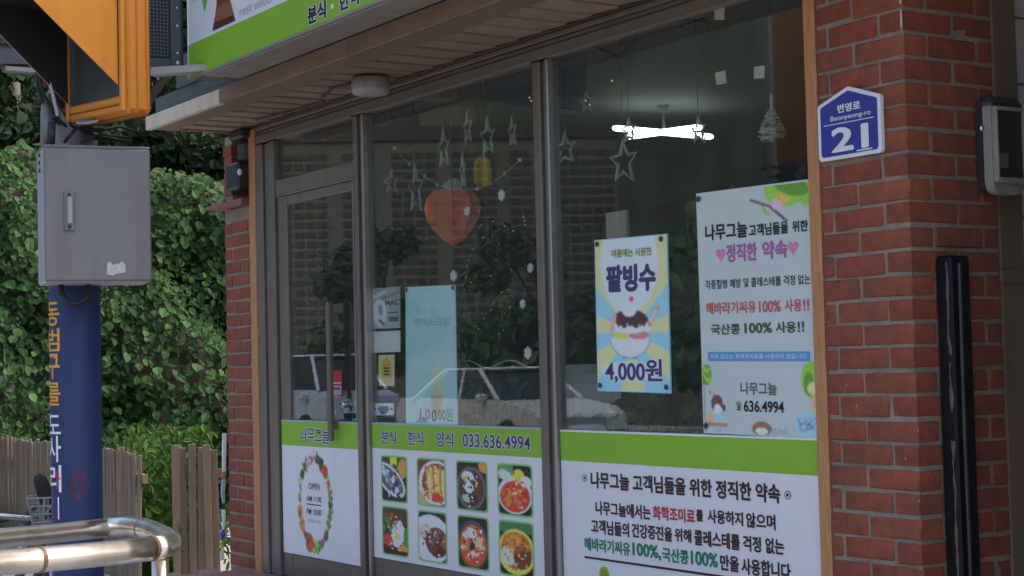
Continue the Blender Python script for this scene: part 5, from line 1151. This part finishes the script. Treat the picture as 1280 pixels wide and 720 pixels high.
# counter with a pale cloth and plants
ct = thing('display_counter', (-6.3, 1.4, .42), 'white clothed counter behind the right shop window', 'counter')
q0 = F(704, 480, 1.2); q1 = F(776, 480, 1.2)
MB().box((q0[0], 1.2, .42), (q1[0], 1.8, q0[2]-.01)).build('cabinet', M['cloth'], ct)
b = MB(); n = 40; vs = []
for i in range(n+1):
    t = i/n; x = q0[0]-.02+(q1[0]-q0[0]+.04)*t; zl = q0[2]-.13-.03*abs(math.sin(t*math.pi*3)); y = 1.188+.008*math.sin(t*40)
    vs += [(x, y, q0[2]), (x, y-.004, zl)]
b.add(vs, [(2*i, 2*i+1, 2*i+3, 2*i+2) for i in range(n)]); b.box((q0[0]-.02, 1.19, q0[2]-.008), (q1[0]+.02, 1.82, q0[2])); b.build('cloth', mat('white_cloth', (.80, .82, .78), .85, var=.05), ct)
q = F(705, 481, 1.3); bb = tag(MB().cbox((q[0]-.05, 1.3, q[2]+.01), (q[0]+.05, 1.42, q[2]+.10), .006).build('box', mat('blue_card', (.05, .12, .35), .6)), 'small blue carton standing on the white clothed counter', 'box')
q = F(735, 484, 1.25); tg = tag(MB().cbox((q[0]-.16, 1.22, q[2]+.012), (q[0]+.14, 1.40, q[2]+.11), .012).build('tray', M['cloth']), 'pale tray standing on the white clothed counter', 'tray')
def potplant(px, py, Y, h, n, label, spread, sz, seed):
    p = F(px, py, Y); t = thing('pot_plant', (p[0], Y, .42), label, 'plant', 'pot plants inside the shop window'); zt = p[2]
    MB().lathe([(.09, 0), (.12, .25), (.13, .27), (.11, .27), (.09, .22)], (p[0], Y, .42), 16).build('pot', M['pot'], t)
    b = MB(); Ps = []; Ns = []
    rr = random.Random(seed)
    for k in range(9):
        e = np.array([p[0]+rr.uniform(-spread, spread), Y+rr.uniform(-.15, .15)*spread*3, zt-h*.6*rr.random()]); b.tube([(p[0], Y, .68), ((p[0]+e[0])/2, Y, (e[2]+.7)/2+.1), e], [.008, .005, .002], 5)
        for q in range(n//9): f_ = rr.uniform(.35, 1.02); Ps.append(np.array([p[0], Y, .7])*(1-f_)+e*f_+np.array([rr.gauss(0, .05), rr.gauss(0, .05), rr.gauss(0, .05)])); Ns.append([rr.gauss(.5, .6), rr.gauss(-.6, .5), rr.gauss(.4, .5)])
    b.build('stems', M['bark'], t); o = leaves(np.array(Ps), np.array(Ns), rng.uniform(sz*.7, sz*1.3, len(Ps)), np.clip(rng.normal(.3, .25, len(Ps)), 0, 1), 'foliage', M['houseplant'], t, .4, .6); o['kind'] = 'stuff'
potplant(835, 255, .45, .9, 330, 'tall dark leafy pot plant between the two posters', .28, .11, 1)
potplant(800, 470, .38, .3, 130, 'low pot plant in front of the white clothed counter', .14, .07, 2)
potplant(858, 478, .36, .3, 130, 'low pot plant beside the tall white promise poster', .13, .07, 3)
potplant(610, 340, .9, .7, 160, 'slender pot plant behind the middle window', .24, .08, 4)
potplant(640, 480, .55, .3, 130, 'low red potted plant at the right foot of the middle window', .14, .07, 5)
q = F(770, 284, .62); tag(MB().cbox((q[0]-.07, .62, q[2]-.075), (q[0]+.07, .64, q[2]+.065), .003).build('menu_card', M['cream_paper']), 'cream card with a torn edge above the dessert poster', 'card')
def table(x, y, label):
    t = thing('dining_table', (x, y, .42), label, 'table', 'dining tables in the dark shop'); MB().cbox((x-.4, y-.35, 1.12), (x+.4, y+.35, 1.16), .006).build('tabletop', M['wood_trim'], t)
    for sx_ in (-1, 1):
        for sy_ in (-1, 1): MB().box((x+sx_*.36-.02, y+sy_*.31-.02, .42), (x+sx_*.36+.02, y+sy_*.31+.02, 1.119)).build('leg', M['dark'], t)
table(-6.9, 2.6, 'wooden dining table near the dark left wall'); table(-5.2, 2.6, 'wooden dining table behind the pot plants')

# ---- hanging decorations
HY = .22
def ppm(px, py, Y): return FPX/np.linalg.norm(F(px, py, Y)-CAM)
def hang(px, py, Y, b): 
    p = F(px, py, Y); b.tube([(p[0], Y, p[2]), (p[0], Y, 2.628)], .0016, 4)
def star(px, py, wpx, hpx, label, seed, twist, sub=0):
    twist = -.57+math.asin(min(1, wpx/hpx))
    rr = random.Random(seed); p = F(px, py, HY); k = 1/ppm(px, py, HY); H = hpx*k; W_ = H*.92
    t = thing('star_ornament', (p[0], HY, p[2]-H/2), label, 'star', 'pale wire stars hanging behind the shop windows')
    b = MB(); pts = []
    for i in range(11):
        a = math.pi/2+i*math.pi/5; r = (.5 if i % 2 == 0 else .22); pts.append((p[0]+W_*r*math.cos(a)*math.cos(twist), HY+W_*r*math.cos(a)*math.sin(twist), p[2]+H*r*math.sin(a)+rr.uniform(-.004, .004)))
    b.tube(pts, .0036, 5, False); b.tube([(x+.006*math.sin(i*2.3), y+.006, z+.009*math.cos(i*1.7)) for i, (x, y, z) in enumerate(pts)], .0026, 5, False)
    b.build('star_outline', M['wire'], t)
    b = MB(); b.tube([(p[0], HY, p[2]+H/2), (p[0], HY, 2.628)], .0016, 4); b.build('string', M['charcoal'], t)
for i, (px, py, w_, h, tw, lab) in enumerate(((554, 186, 18, 52, 1.0, 'tall narrow wire star hanging above the orange paper heart'), (609, 172, 20, 50, .9, 'wire star just above the yellow paper bell'), (489, 228, 22, 32, .2, 'small wire star at the far left of the middle window'), (519, 237, 24, 62, .7, 'long pointed wire star between the small star and the orange heart'), (706, 186, 30, 42, .1, 'wire star at the left edge of the right window'), (779, 203, 34, 54, .3, 'large wire star just below the lit ceiling lamp'), (733, 128, 16, 26, .5, 'faint wire star high up near the middle mullion'), (873, 162, 16, 34, .9, 'dark narrow star in front of the right end of the lit lamp'), (786, 163, 16, 30, 1.0, 'dark narrow star in front of the left end of the lit lamp'), (584, 160, 12, 44, .5, 'thin wire star between the two tall narrow stars at the top'), (640, 165, 10, 40, .5, 'thin wire star nearest the middle mullion'), (578, 215, 8, 44, .5, 'sliver thin star hanging over the right half of the orange heart'))):
    star(px, py, w_, h, lab, i, tw)
p = F(965, 148, HY); k = 1/ppm(965, 148, HY); H = 62*k
t = thing('tree_ornament', (p[0], HY, p[2]-H/2), 'pale wire tree ornament hanging below the paper slip near the timber strip', 'ornament'); b = MB(); rr = random.Random(5)
for q in range(26):
    z = p[2]+H*(.15-.6*q/26); r = .006+.045*(q/26)**.6*(1 if q < 22 else .8); a = rr.random()*6.28
    b.tube([(p[0]+r*math.cos(a+j*1.1), HY+r*math.sin(a+j*1.1), z+rr.uniform(-.008, .008)) for j in range(5)], .0028, 5)
b.tube([(p[0], HY, p[2]-H*.45), (p[0], HY, p[2]+H*.5)], [.008, .003], 5); b.build('wire_branches', M['wire'], t)
b = MB(); b.tube([(p[0], HY, p[2]+H*.5), (p[0], HY, 2.628)], .0016, 4); b.build('string', M['charcoal'], t)
# paper heart made of folded leaves
def folded(nm, poly, cx, py, px, depth, ms, label, cat, nleaf=6):
    c = F(px, py, HY+.05); t = thing(nm, (c[0], c[1], c[2]-.12), label, cat)
    for i in range(nleaf):
        a = R(-78+i*(156/(nleaf-1))); 
        for m_i in (0,):
            pts = [(c[0]+r*math.sin(a+math.pi/2)*1.0*(1), c[1]-abs(r)*math.cos(a+math.pi/2)*0-r*math.cos(a+math.pi/2), c[2]+z) for r, z in poly]
            MB().add(pts, [tuple(range(len(pts)))]).build('paper_leaf', ms[i % len(ms)], t)
    b = MB(); b.tube([(c[0], c[1], c[2]), (c[0], c[1], 2.628)], .0016, 4); b.build('string', M['charcoal'], t); return t
px_m = 1/ppm(567, 270, .12); HH = 72*px_m
hp_ = [(0, HH*.455), (.045, HH*.49), (.095, HH*.46), (.130, HH*.33), (.143, HH*.14), (.132, -.05*HH), (.098, -.24*HH), (.048, -.41*HH), (0, -.5*HH)]
c = F(566, 271, .12); t = thing('paper_heart', (c[0], c[1], c[2]-HH/2), 'red and orange folded paper heart hanging in the middle window', 'paper heart')
vdir = _f[:2]/np.linalg.norm(_f[:2]); hr = ray(566, 271)[:2]; hr /= np.linalg.norm(hr); hrt = np.array([-hr[1], hr[0]]); hrt = hrt if np.dot(hrt, _r2[:2]) > 0 else -hrt
for i, (a, m) in enumerate(((-78, 'paper_heart'), (-40, 'paper_heart'), (78, 'paper_deep'), (40, 'paper_deep'))):
    sgn = -1 if a < 0 else 1; aa = R(abs(a)); dv = hrt*sgn*math.sin(aa)-hr*math.cos(aa)*(.6)
    pts = [(c[0]+dv[0]*r*.83, c[1]+dv[1]*r*.83, c[2]+z) for r, z in hp_]
    vs = pts+[(x+.001, y+.001, z) for x, y, z in pts]; n = len(pts)
    MB().add(pts, [tuple(range(n))]).build('paper_leaf', M[m], t)
for a, sgn in ((70, -1), (70, 1)):
    dv = hrt*sgn*math.sin(R(a))-hr*math.cos(R(a))*.62
    pts = [(c[0]+dv[0]*r*.83, c[1]+dv[1]*r*.83, c[2]+z) for r, z in ((0, -.03*HH), (.136, -.03*HH), (.098, -.245*HH), (.048, -.415*HH), (0, -.505*HH))]
    MB().add(pts, [tuple(range(5))]).build('orange_leaf', mat('orange_paper', (.62, .19, .03), .7, var=.2, scale=9), t)
b = MB(); b.tube([(c[0], c[1], c[2]+HH*.4), (c[0], c[1], 2.628)], .0016, 4); b.build('string', M['charcoal'], t)
c = F(603, 214, HY+.05); H = 40/ppm(603, 214, HY+.05)
t = thing('paper_bell', (c[0], c[1], c[2]-H/2), 'yellow folded paper bell hanging right of the orange heart', 'paper bell')
for sgn, aa in ((-1, 80), (1, 80), (-1, 40), (1, 40)):
    dv = hrt*sgn*math.sin(R(aa))-hr*math.cos(R(aa))*.6; MB().add([(c[0]+dv[0]*r, c[1]+dv[1]*r, c[2]+H*z) for r, z in ((0, .5), (.018, .46), (.032, .3), (.036, .0), (.036, -.35), (.02, -.46), (0, -.5))], [tuple(range(7))]).build('paper_leaf', M['yellow_paper'], t)
b = MB(); b.tube([(c[0], c[1], c[2]+H*.4), (c[0], c[1], 2.628)], .0016, 4); b.build('string', M['charcoal'], t)
c = F(565, 233, HY+.1); t = thing('paper_fan', (c[0], HY+.1, c[2]-.04), 'cream paper fan tucked above the orange heart', 'paper fan'); k = 1/ppm(565, 233, HY+.1)
for i in range(7):
    a0, a1 = R(20+i*20), R(40+i*20); MB().add([(c[0]+hrt[0]*.0, c[1], c[2]-6*k), (c[0]+hrt[0]*math.cos(a0)*14*k, c[1]+hrt[1]*math.cos(a0)*14*k, c[2]-6*k+math.sin(a0)*16*k), (c[0]+hrt[0]*math.cos(a1)*14*k, c[1]+hrt[1]*math.cos(a1)*14*k+.006, c[2]-6*k+math.sin(a1)*16*k)], [(0, 1, 2)]).build('fold', M['cream_paper'], t)
# bead garland
gp = [(493, 185, 'bead_w'), (512, 205, 'bead_b'), (531, 220, 'bead_b'), (547, 231, 'bead_b'), (561, 237, 'bead_w'), (576, 239.5, 'bead_w'), (597, 236, 'bead_w'), (614, 230, 'bead_p'), (631, 217, 'bead_p'), (650, 200, 'bead_w')]
p = F(576, 239, HY-.06); t = thing('bead_garland', (p[0], HY-.06, p[2]), 'pale and pink bead garland drooping over the orange heart', 'garland')
for px, py, m in gp: q = F(px, py, HY-.06); MB().ball(tuple(q), .0085, 10, 6).smooth().build('bead', M[m], t)
MB().tube([F(px, py, HY-.06) for px, py, m in gp], .0010, 5).build('cord', M['wire'], t)
# white window lights and fairy lights
for i, (px, py, s, lab) in enumerate(((627, 244, 6, 'white honeycomb window light right of the heart'), (584, 264, 5, 'white window light in front of the orange heart'), (567, 345, 6, 'white window light at the corner of the ice cream banner'), (663, 335, 5, 'white window light by the middle mullion'), (653.5, 380, 5, 'white window light above the lowest one by the mullion'), (660, 441, 6.5, 'lowest white window light beside the middle mullion'), (498, 384, 3, 'tiny white light beside the grey printed notice'))):
    p = F(px, py, .085); k = 1/ppm(px, py, .085); t = thing('window_light', (p[0], .085, p[2]-s*k), lab, 'window light', 'white lights stuck on the middle window')
    b = MB()
    for dx_, dz_ in ((0, .62), (.5, .3), (-.5, .3), (.5, -.3), (-.5, -.3), (0, -.62), (0, 0)): b.ball((p[0]+dx_*s*k*1.3, .085, p[2]+dz_*s*k*1.25), (s*k*.55, .006, s*k*.5), 8, 5)
    b.build('light_body', M['led_w'], t)
fl_ = MB(); rr = random.Random(9)
for q in range(26):
    px, py = rr.uniform(582, 664), rr.uniform(262, 430); p = F(px, py, .16); fl_.ball(tuple(p), .0022, 6, 4)
for px, py in ((732, 126), (737, 131), (662, 122), (664, 126), (765, 101)): fl_.ball(tuple(F(px, py, .2)), .004, 6, 4)
t = thing('fairy_lights', (-5.6, .16, 1.5), 'string of tiny warm fairy lights hanging inside the middle window', 'fairy lights')
o = fl_.build('bulbs', M['glow'], t); o['kind'] = 'stuff'
b = MB()
for px in (590, 612, 634, 655): b.tube([F(px, 262, .16), F(px+3, 340, .16), F(px-2, 430, .16)], .0009, 4)
b.build('thin_wires', M['charcoal'], t)
b = MB(); b.tube([F(540+i*8, 455+5*math.sin(i*.9), .09) for i in range(20)], .0022, 5); tag(b.build('wire_swirl', M['wire']), 'curly pale wire strung across the foot of the middle window', 'wire')
b = MB(); hd = [F(px, py, .13) for px, py in ((690, 92), (715, 66), (740, 56), (775, 72), (800, 40), (850, 28), (862, 32), (880, 24))]; b.tube(hd, .006, 6); b.tube([F(852, 30, .14), F(858, 24, .13), F(866, 30, .14), F(878, 27, .13), (F(884, 31, .14))], .014, 8)
tag(b.build('lamp_wiring', M['dark']), 'black wiring sagging along the top of the right window', 'cable')

# ================================================================== ACROSS THE STREET (seen in the glass)
def vehicle(name, loc, label, cat, prof, cabin, width, m, wheels, group=None):
    """prof: side outline of the body (x forward, z up); cabin: outline of the glazed part; heading +X"""
    t = thing(name, loc, label, cat, group); X0, Y0, Z0_ = loc; hw = width/2
    def loft(pr, ins):
        n = len(pr); vs = []
        for s in (-1, 1):
            for (x, z), k in zip(pr, ins): vs.append((X0+x, Y0+s*(hw-k), Z0_+z))
        return MB().add(vs, [tuple(range(n))[::-1], tuple(range(n, 2*n))]+[(i, (i+1) % n, n+(i+1) % n, n+i) for i in range(n)])
    smoothed(loft(prof, [.03+.10*max(0, z-.7) for x, z in prof]).build('body', m, t), 25)
    loft(cabin, [.06+.30*max(0, z-.9) for x, z in cabin]).build('windows', M['carglass'], t)
    # roof and pillars over the glass
    top = [p for p in cabin if p[1] > max(q[1] for q in cabin)-.12]; xs = [p[0] for p in top]; zt = max(p[1] for p in cabin); ki = .06+.30*max(0, zt-.9)
    rb_ = MB().cbox((X0+min(xs)-.05, Y0-hw+ki-.01, Z0_+zt-.03), (X0+max(xs)+.05, Y0+hw-ki+.01, Z0_+zt+.03), .03); rb_.build('roof', m, t)
    b = MB(); zb_ = min(p[1] for p in cabin); front = max(p[0] for p in cabin); back = min(p[0] for p in cabin); kb_ = .06+.30*max(0, zb_-.9)
    for s in (-1, 1):
        b.tube([(X0+front+.02, Y0+s*(hw-kb_+.005), Z0_+zb_), (X0+max(xs)+.02, Y0+s*(hw-ki), Z0_+zt)], .038, 6); b.tube([(X0+back-.02, Y0+s*(hw-kb_+.005), Z0_+zb_), (X0+min(xs)-.02, Y0+s*(hw-ki), Z0_+zt)], .06, 6)
        b.tube([(X0-.15, Y0+s*(hw-kb_+.005), Z0_+zb_), (X0-.2, Y0+s*(hw-ki), Z0_+zt)], .035, 6)
    b.build('pillars', m, t)
    for wx in wheels:
        for s in (-1, 1):
            wo = MB().lathe([(.20, -.10), (.31, -.10), (.325, -.06), (.325, .06), (.31, .10), (.20, .10)], (X0+wx, Y0+s*(hw-.09), Z0_+.325), 24, 'y').build('wheel', M['tyre'], t)
            MB().lathe([(.02, -.02), (.20, -.01), (.20, .01), (.02, .02)], (X0+wx, Y0+s*(hw+.012), Z0_+.325), 16, 'y').build('rim', M['rim'], wo)
    fx = max(p[0] for p in prof); bxx = min(p[0] for p in prof)
    for s in (-1, 1):
        MB().ball((X0+fx-.14, Y0+s*(hw-.26), Z0_+.68), (.13, .16, .08), 10, 6).build('headlight', M['lamp_lens'], t)
        MB().ball((X0+bxx+.08, Y0+s*(hw-.22), Z0_+.80), (.09, .14, .08), 10, 6).build('tail_light', M['redlens'], t)
        MB().cbox((X0+front-.42, Y0+s*(hw+.02)-.09, Z0_+.93), (X0+front-.30, Y0+s*(hw+.02)+.09, Z0_+1.06), .03).build('side_mirror', m, t)
    MB().cbox((X0+fx-.02, Y0-.26, Z0_+.42), (X0+fx+.015, Y0+.26, Z0_+.53), .004).build('number_plate', M['plate'], t)
    MB().cbox((X0+fx-.10, Y0-.45, Z0_+.56), (X0+fx+.005, Y0+.45, Z0_+.66), .01).build('grille', M['dark'], t)
    return t
sed = [(-2.25, .35), (2.15, .30), (2.27, .45), (2.24, .70), (2.0, .82), (1.0, .95), (.9, .96), (-1.5, .99), (-2.15, .98), (-2.28, .75)]
cabs = [(1.05, .94), (.25, 1.42), (-.1, 1.46), (-.75, 1.45), (-1.65, .97)]
vehicle('parked_car', (-23.75, -11.9, -.12), 'silver saloon car parked across the street, reflected in the middle window', 'car', sed, cabs, 1.80, M['car'], (1.38, -1.35), 'cars parked across the street')
vanp = [(-2.3, .40), (2.2, .35), (2.32, .55), (2.25, .98), (1.75, 1.12), (-2.3, 1.12)]
vcab = [(1.85, 1.10), (1.15, 1.74), (.9, 1.80), (-1.9, 1.80), (-2.2, 1.12)]
vehicle('parked_van', (-31.2, -11.9, -.12), 'pale blue van parked behind the silver car, reflected in the door glass', 'van', vanp, vcab, 1.75, M['white_paint'], (1.45, -1.40))
for k, (x, y, h) in enumerate(((-24.5, -17.2, 4.4), (-31, -17.6, 4.8), (-38, -17.0, 5.0), (-17.5, -17.4, 4.2))):
    tree(x, y, h, 1.7, ('street tree across the road behind the silver car', 'street tree across the road behind the pale van', 'farthest street tree across the road', 'nearest street tree across the road')[k], 'street trees across the road', 2400, 0, .22, 60+k, 0, .22)
# apartment tower
def mirror(px, py, L):
    d = ray(px, py); d = d/np.linalg.norm(d); return np.array([0, 3.4+2*GY, 1.4])+np.array([d[0], -d[1], d[2]])*L
c = mirror(565, 400, 470); f2 = np.array([0, 3.5])-c[:2]; f2 /= np.linalg.norm(f2); r2 = np.array([f2[1], -f2[0]])
mA = Matrix(((r2[0], -f2[0], 0, c[0]), (r2[1], -f2[1], 0, c[1]), (0, 0, 1, 0), (0, 0, 0, 1)))     # local x along the facade, y into the tower
ap = thing('apartment_building', (c[0], c[1], 0), 'pale high rise apartment block across the town, reflected in the shop windows', 'building')
MB(mA).box((-48, 0, -1), (48, 14, 66)).build('wall', M['apt'], ap)
MB(mA).box((-48.5, -.6, 66.01), (48.5, 14.5, 70)).build('roof', M['dark'], ap)
MB(mA).box((-8, 2, 70.01), (8, 11, 76)).build('lift_tower', M['apt'], ap)
wb_ = MB(mA).box((-1.25, -.25, 0), (1.25, .2, 1.5)); wme = wb_.mesh('window', c*[1, 1, 0]); wme.materials.append(M['apt_win'])
cols_ = [-29, -25.7, -22.4, -15, -11.7, -8.4, -5.1, 2, 5.3, 8.6, 11.9, 19, 22.3, 25.6]
mw_ = MB(mA)
for x in (-46, -42.7, -39.4, -36.1, 32.5, 35.8, 39.1, 42.4, 45.7):
    for j in range(21): mw_.box((x-1.25, -.25, 6+j*2.75), (x+1.25, .2, 7.5+j*2.75))
o = mw_.build('outer_windows', M['apt_win'], ap); o['kind'] = 'stuff'
for i, x in enumerate(cols_):
    for j in range(21):
        p = c*[1, 1, 0]+np.array([r2[0]*x, r2[1]*x, 6+j*2.75]); o = inst('window', wme, p, ap)
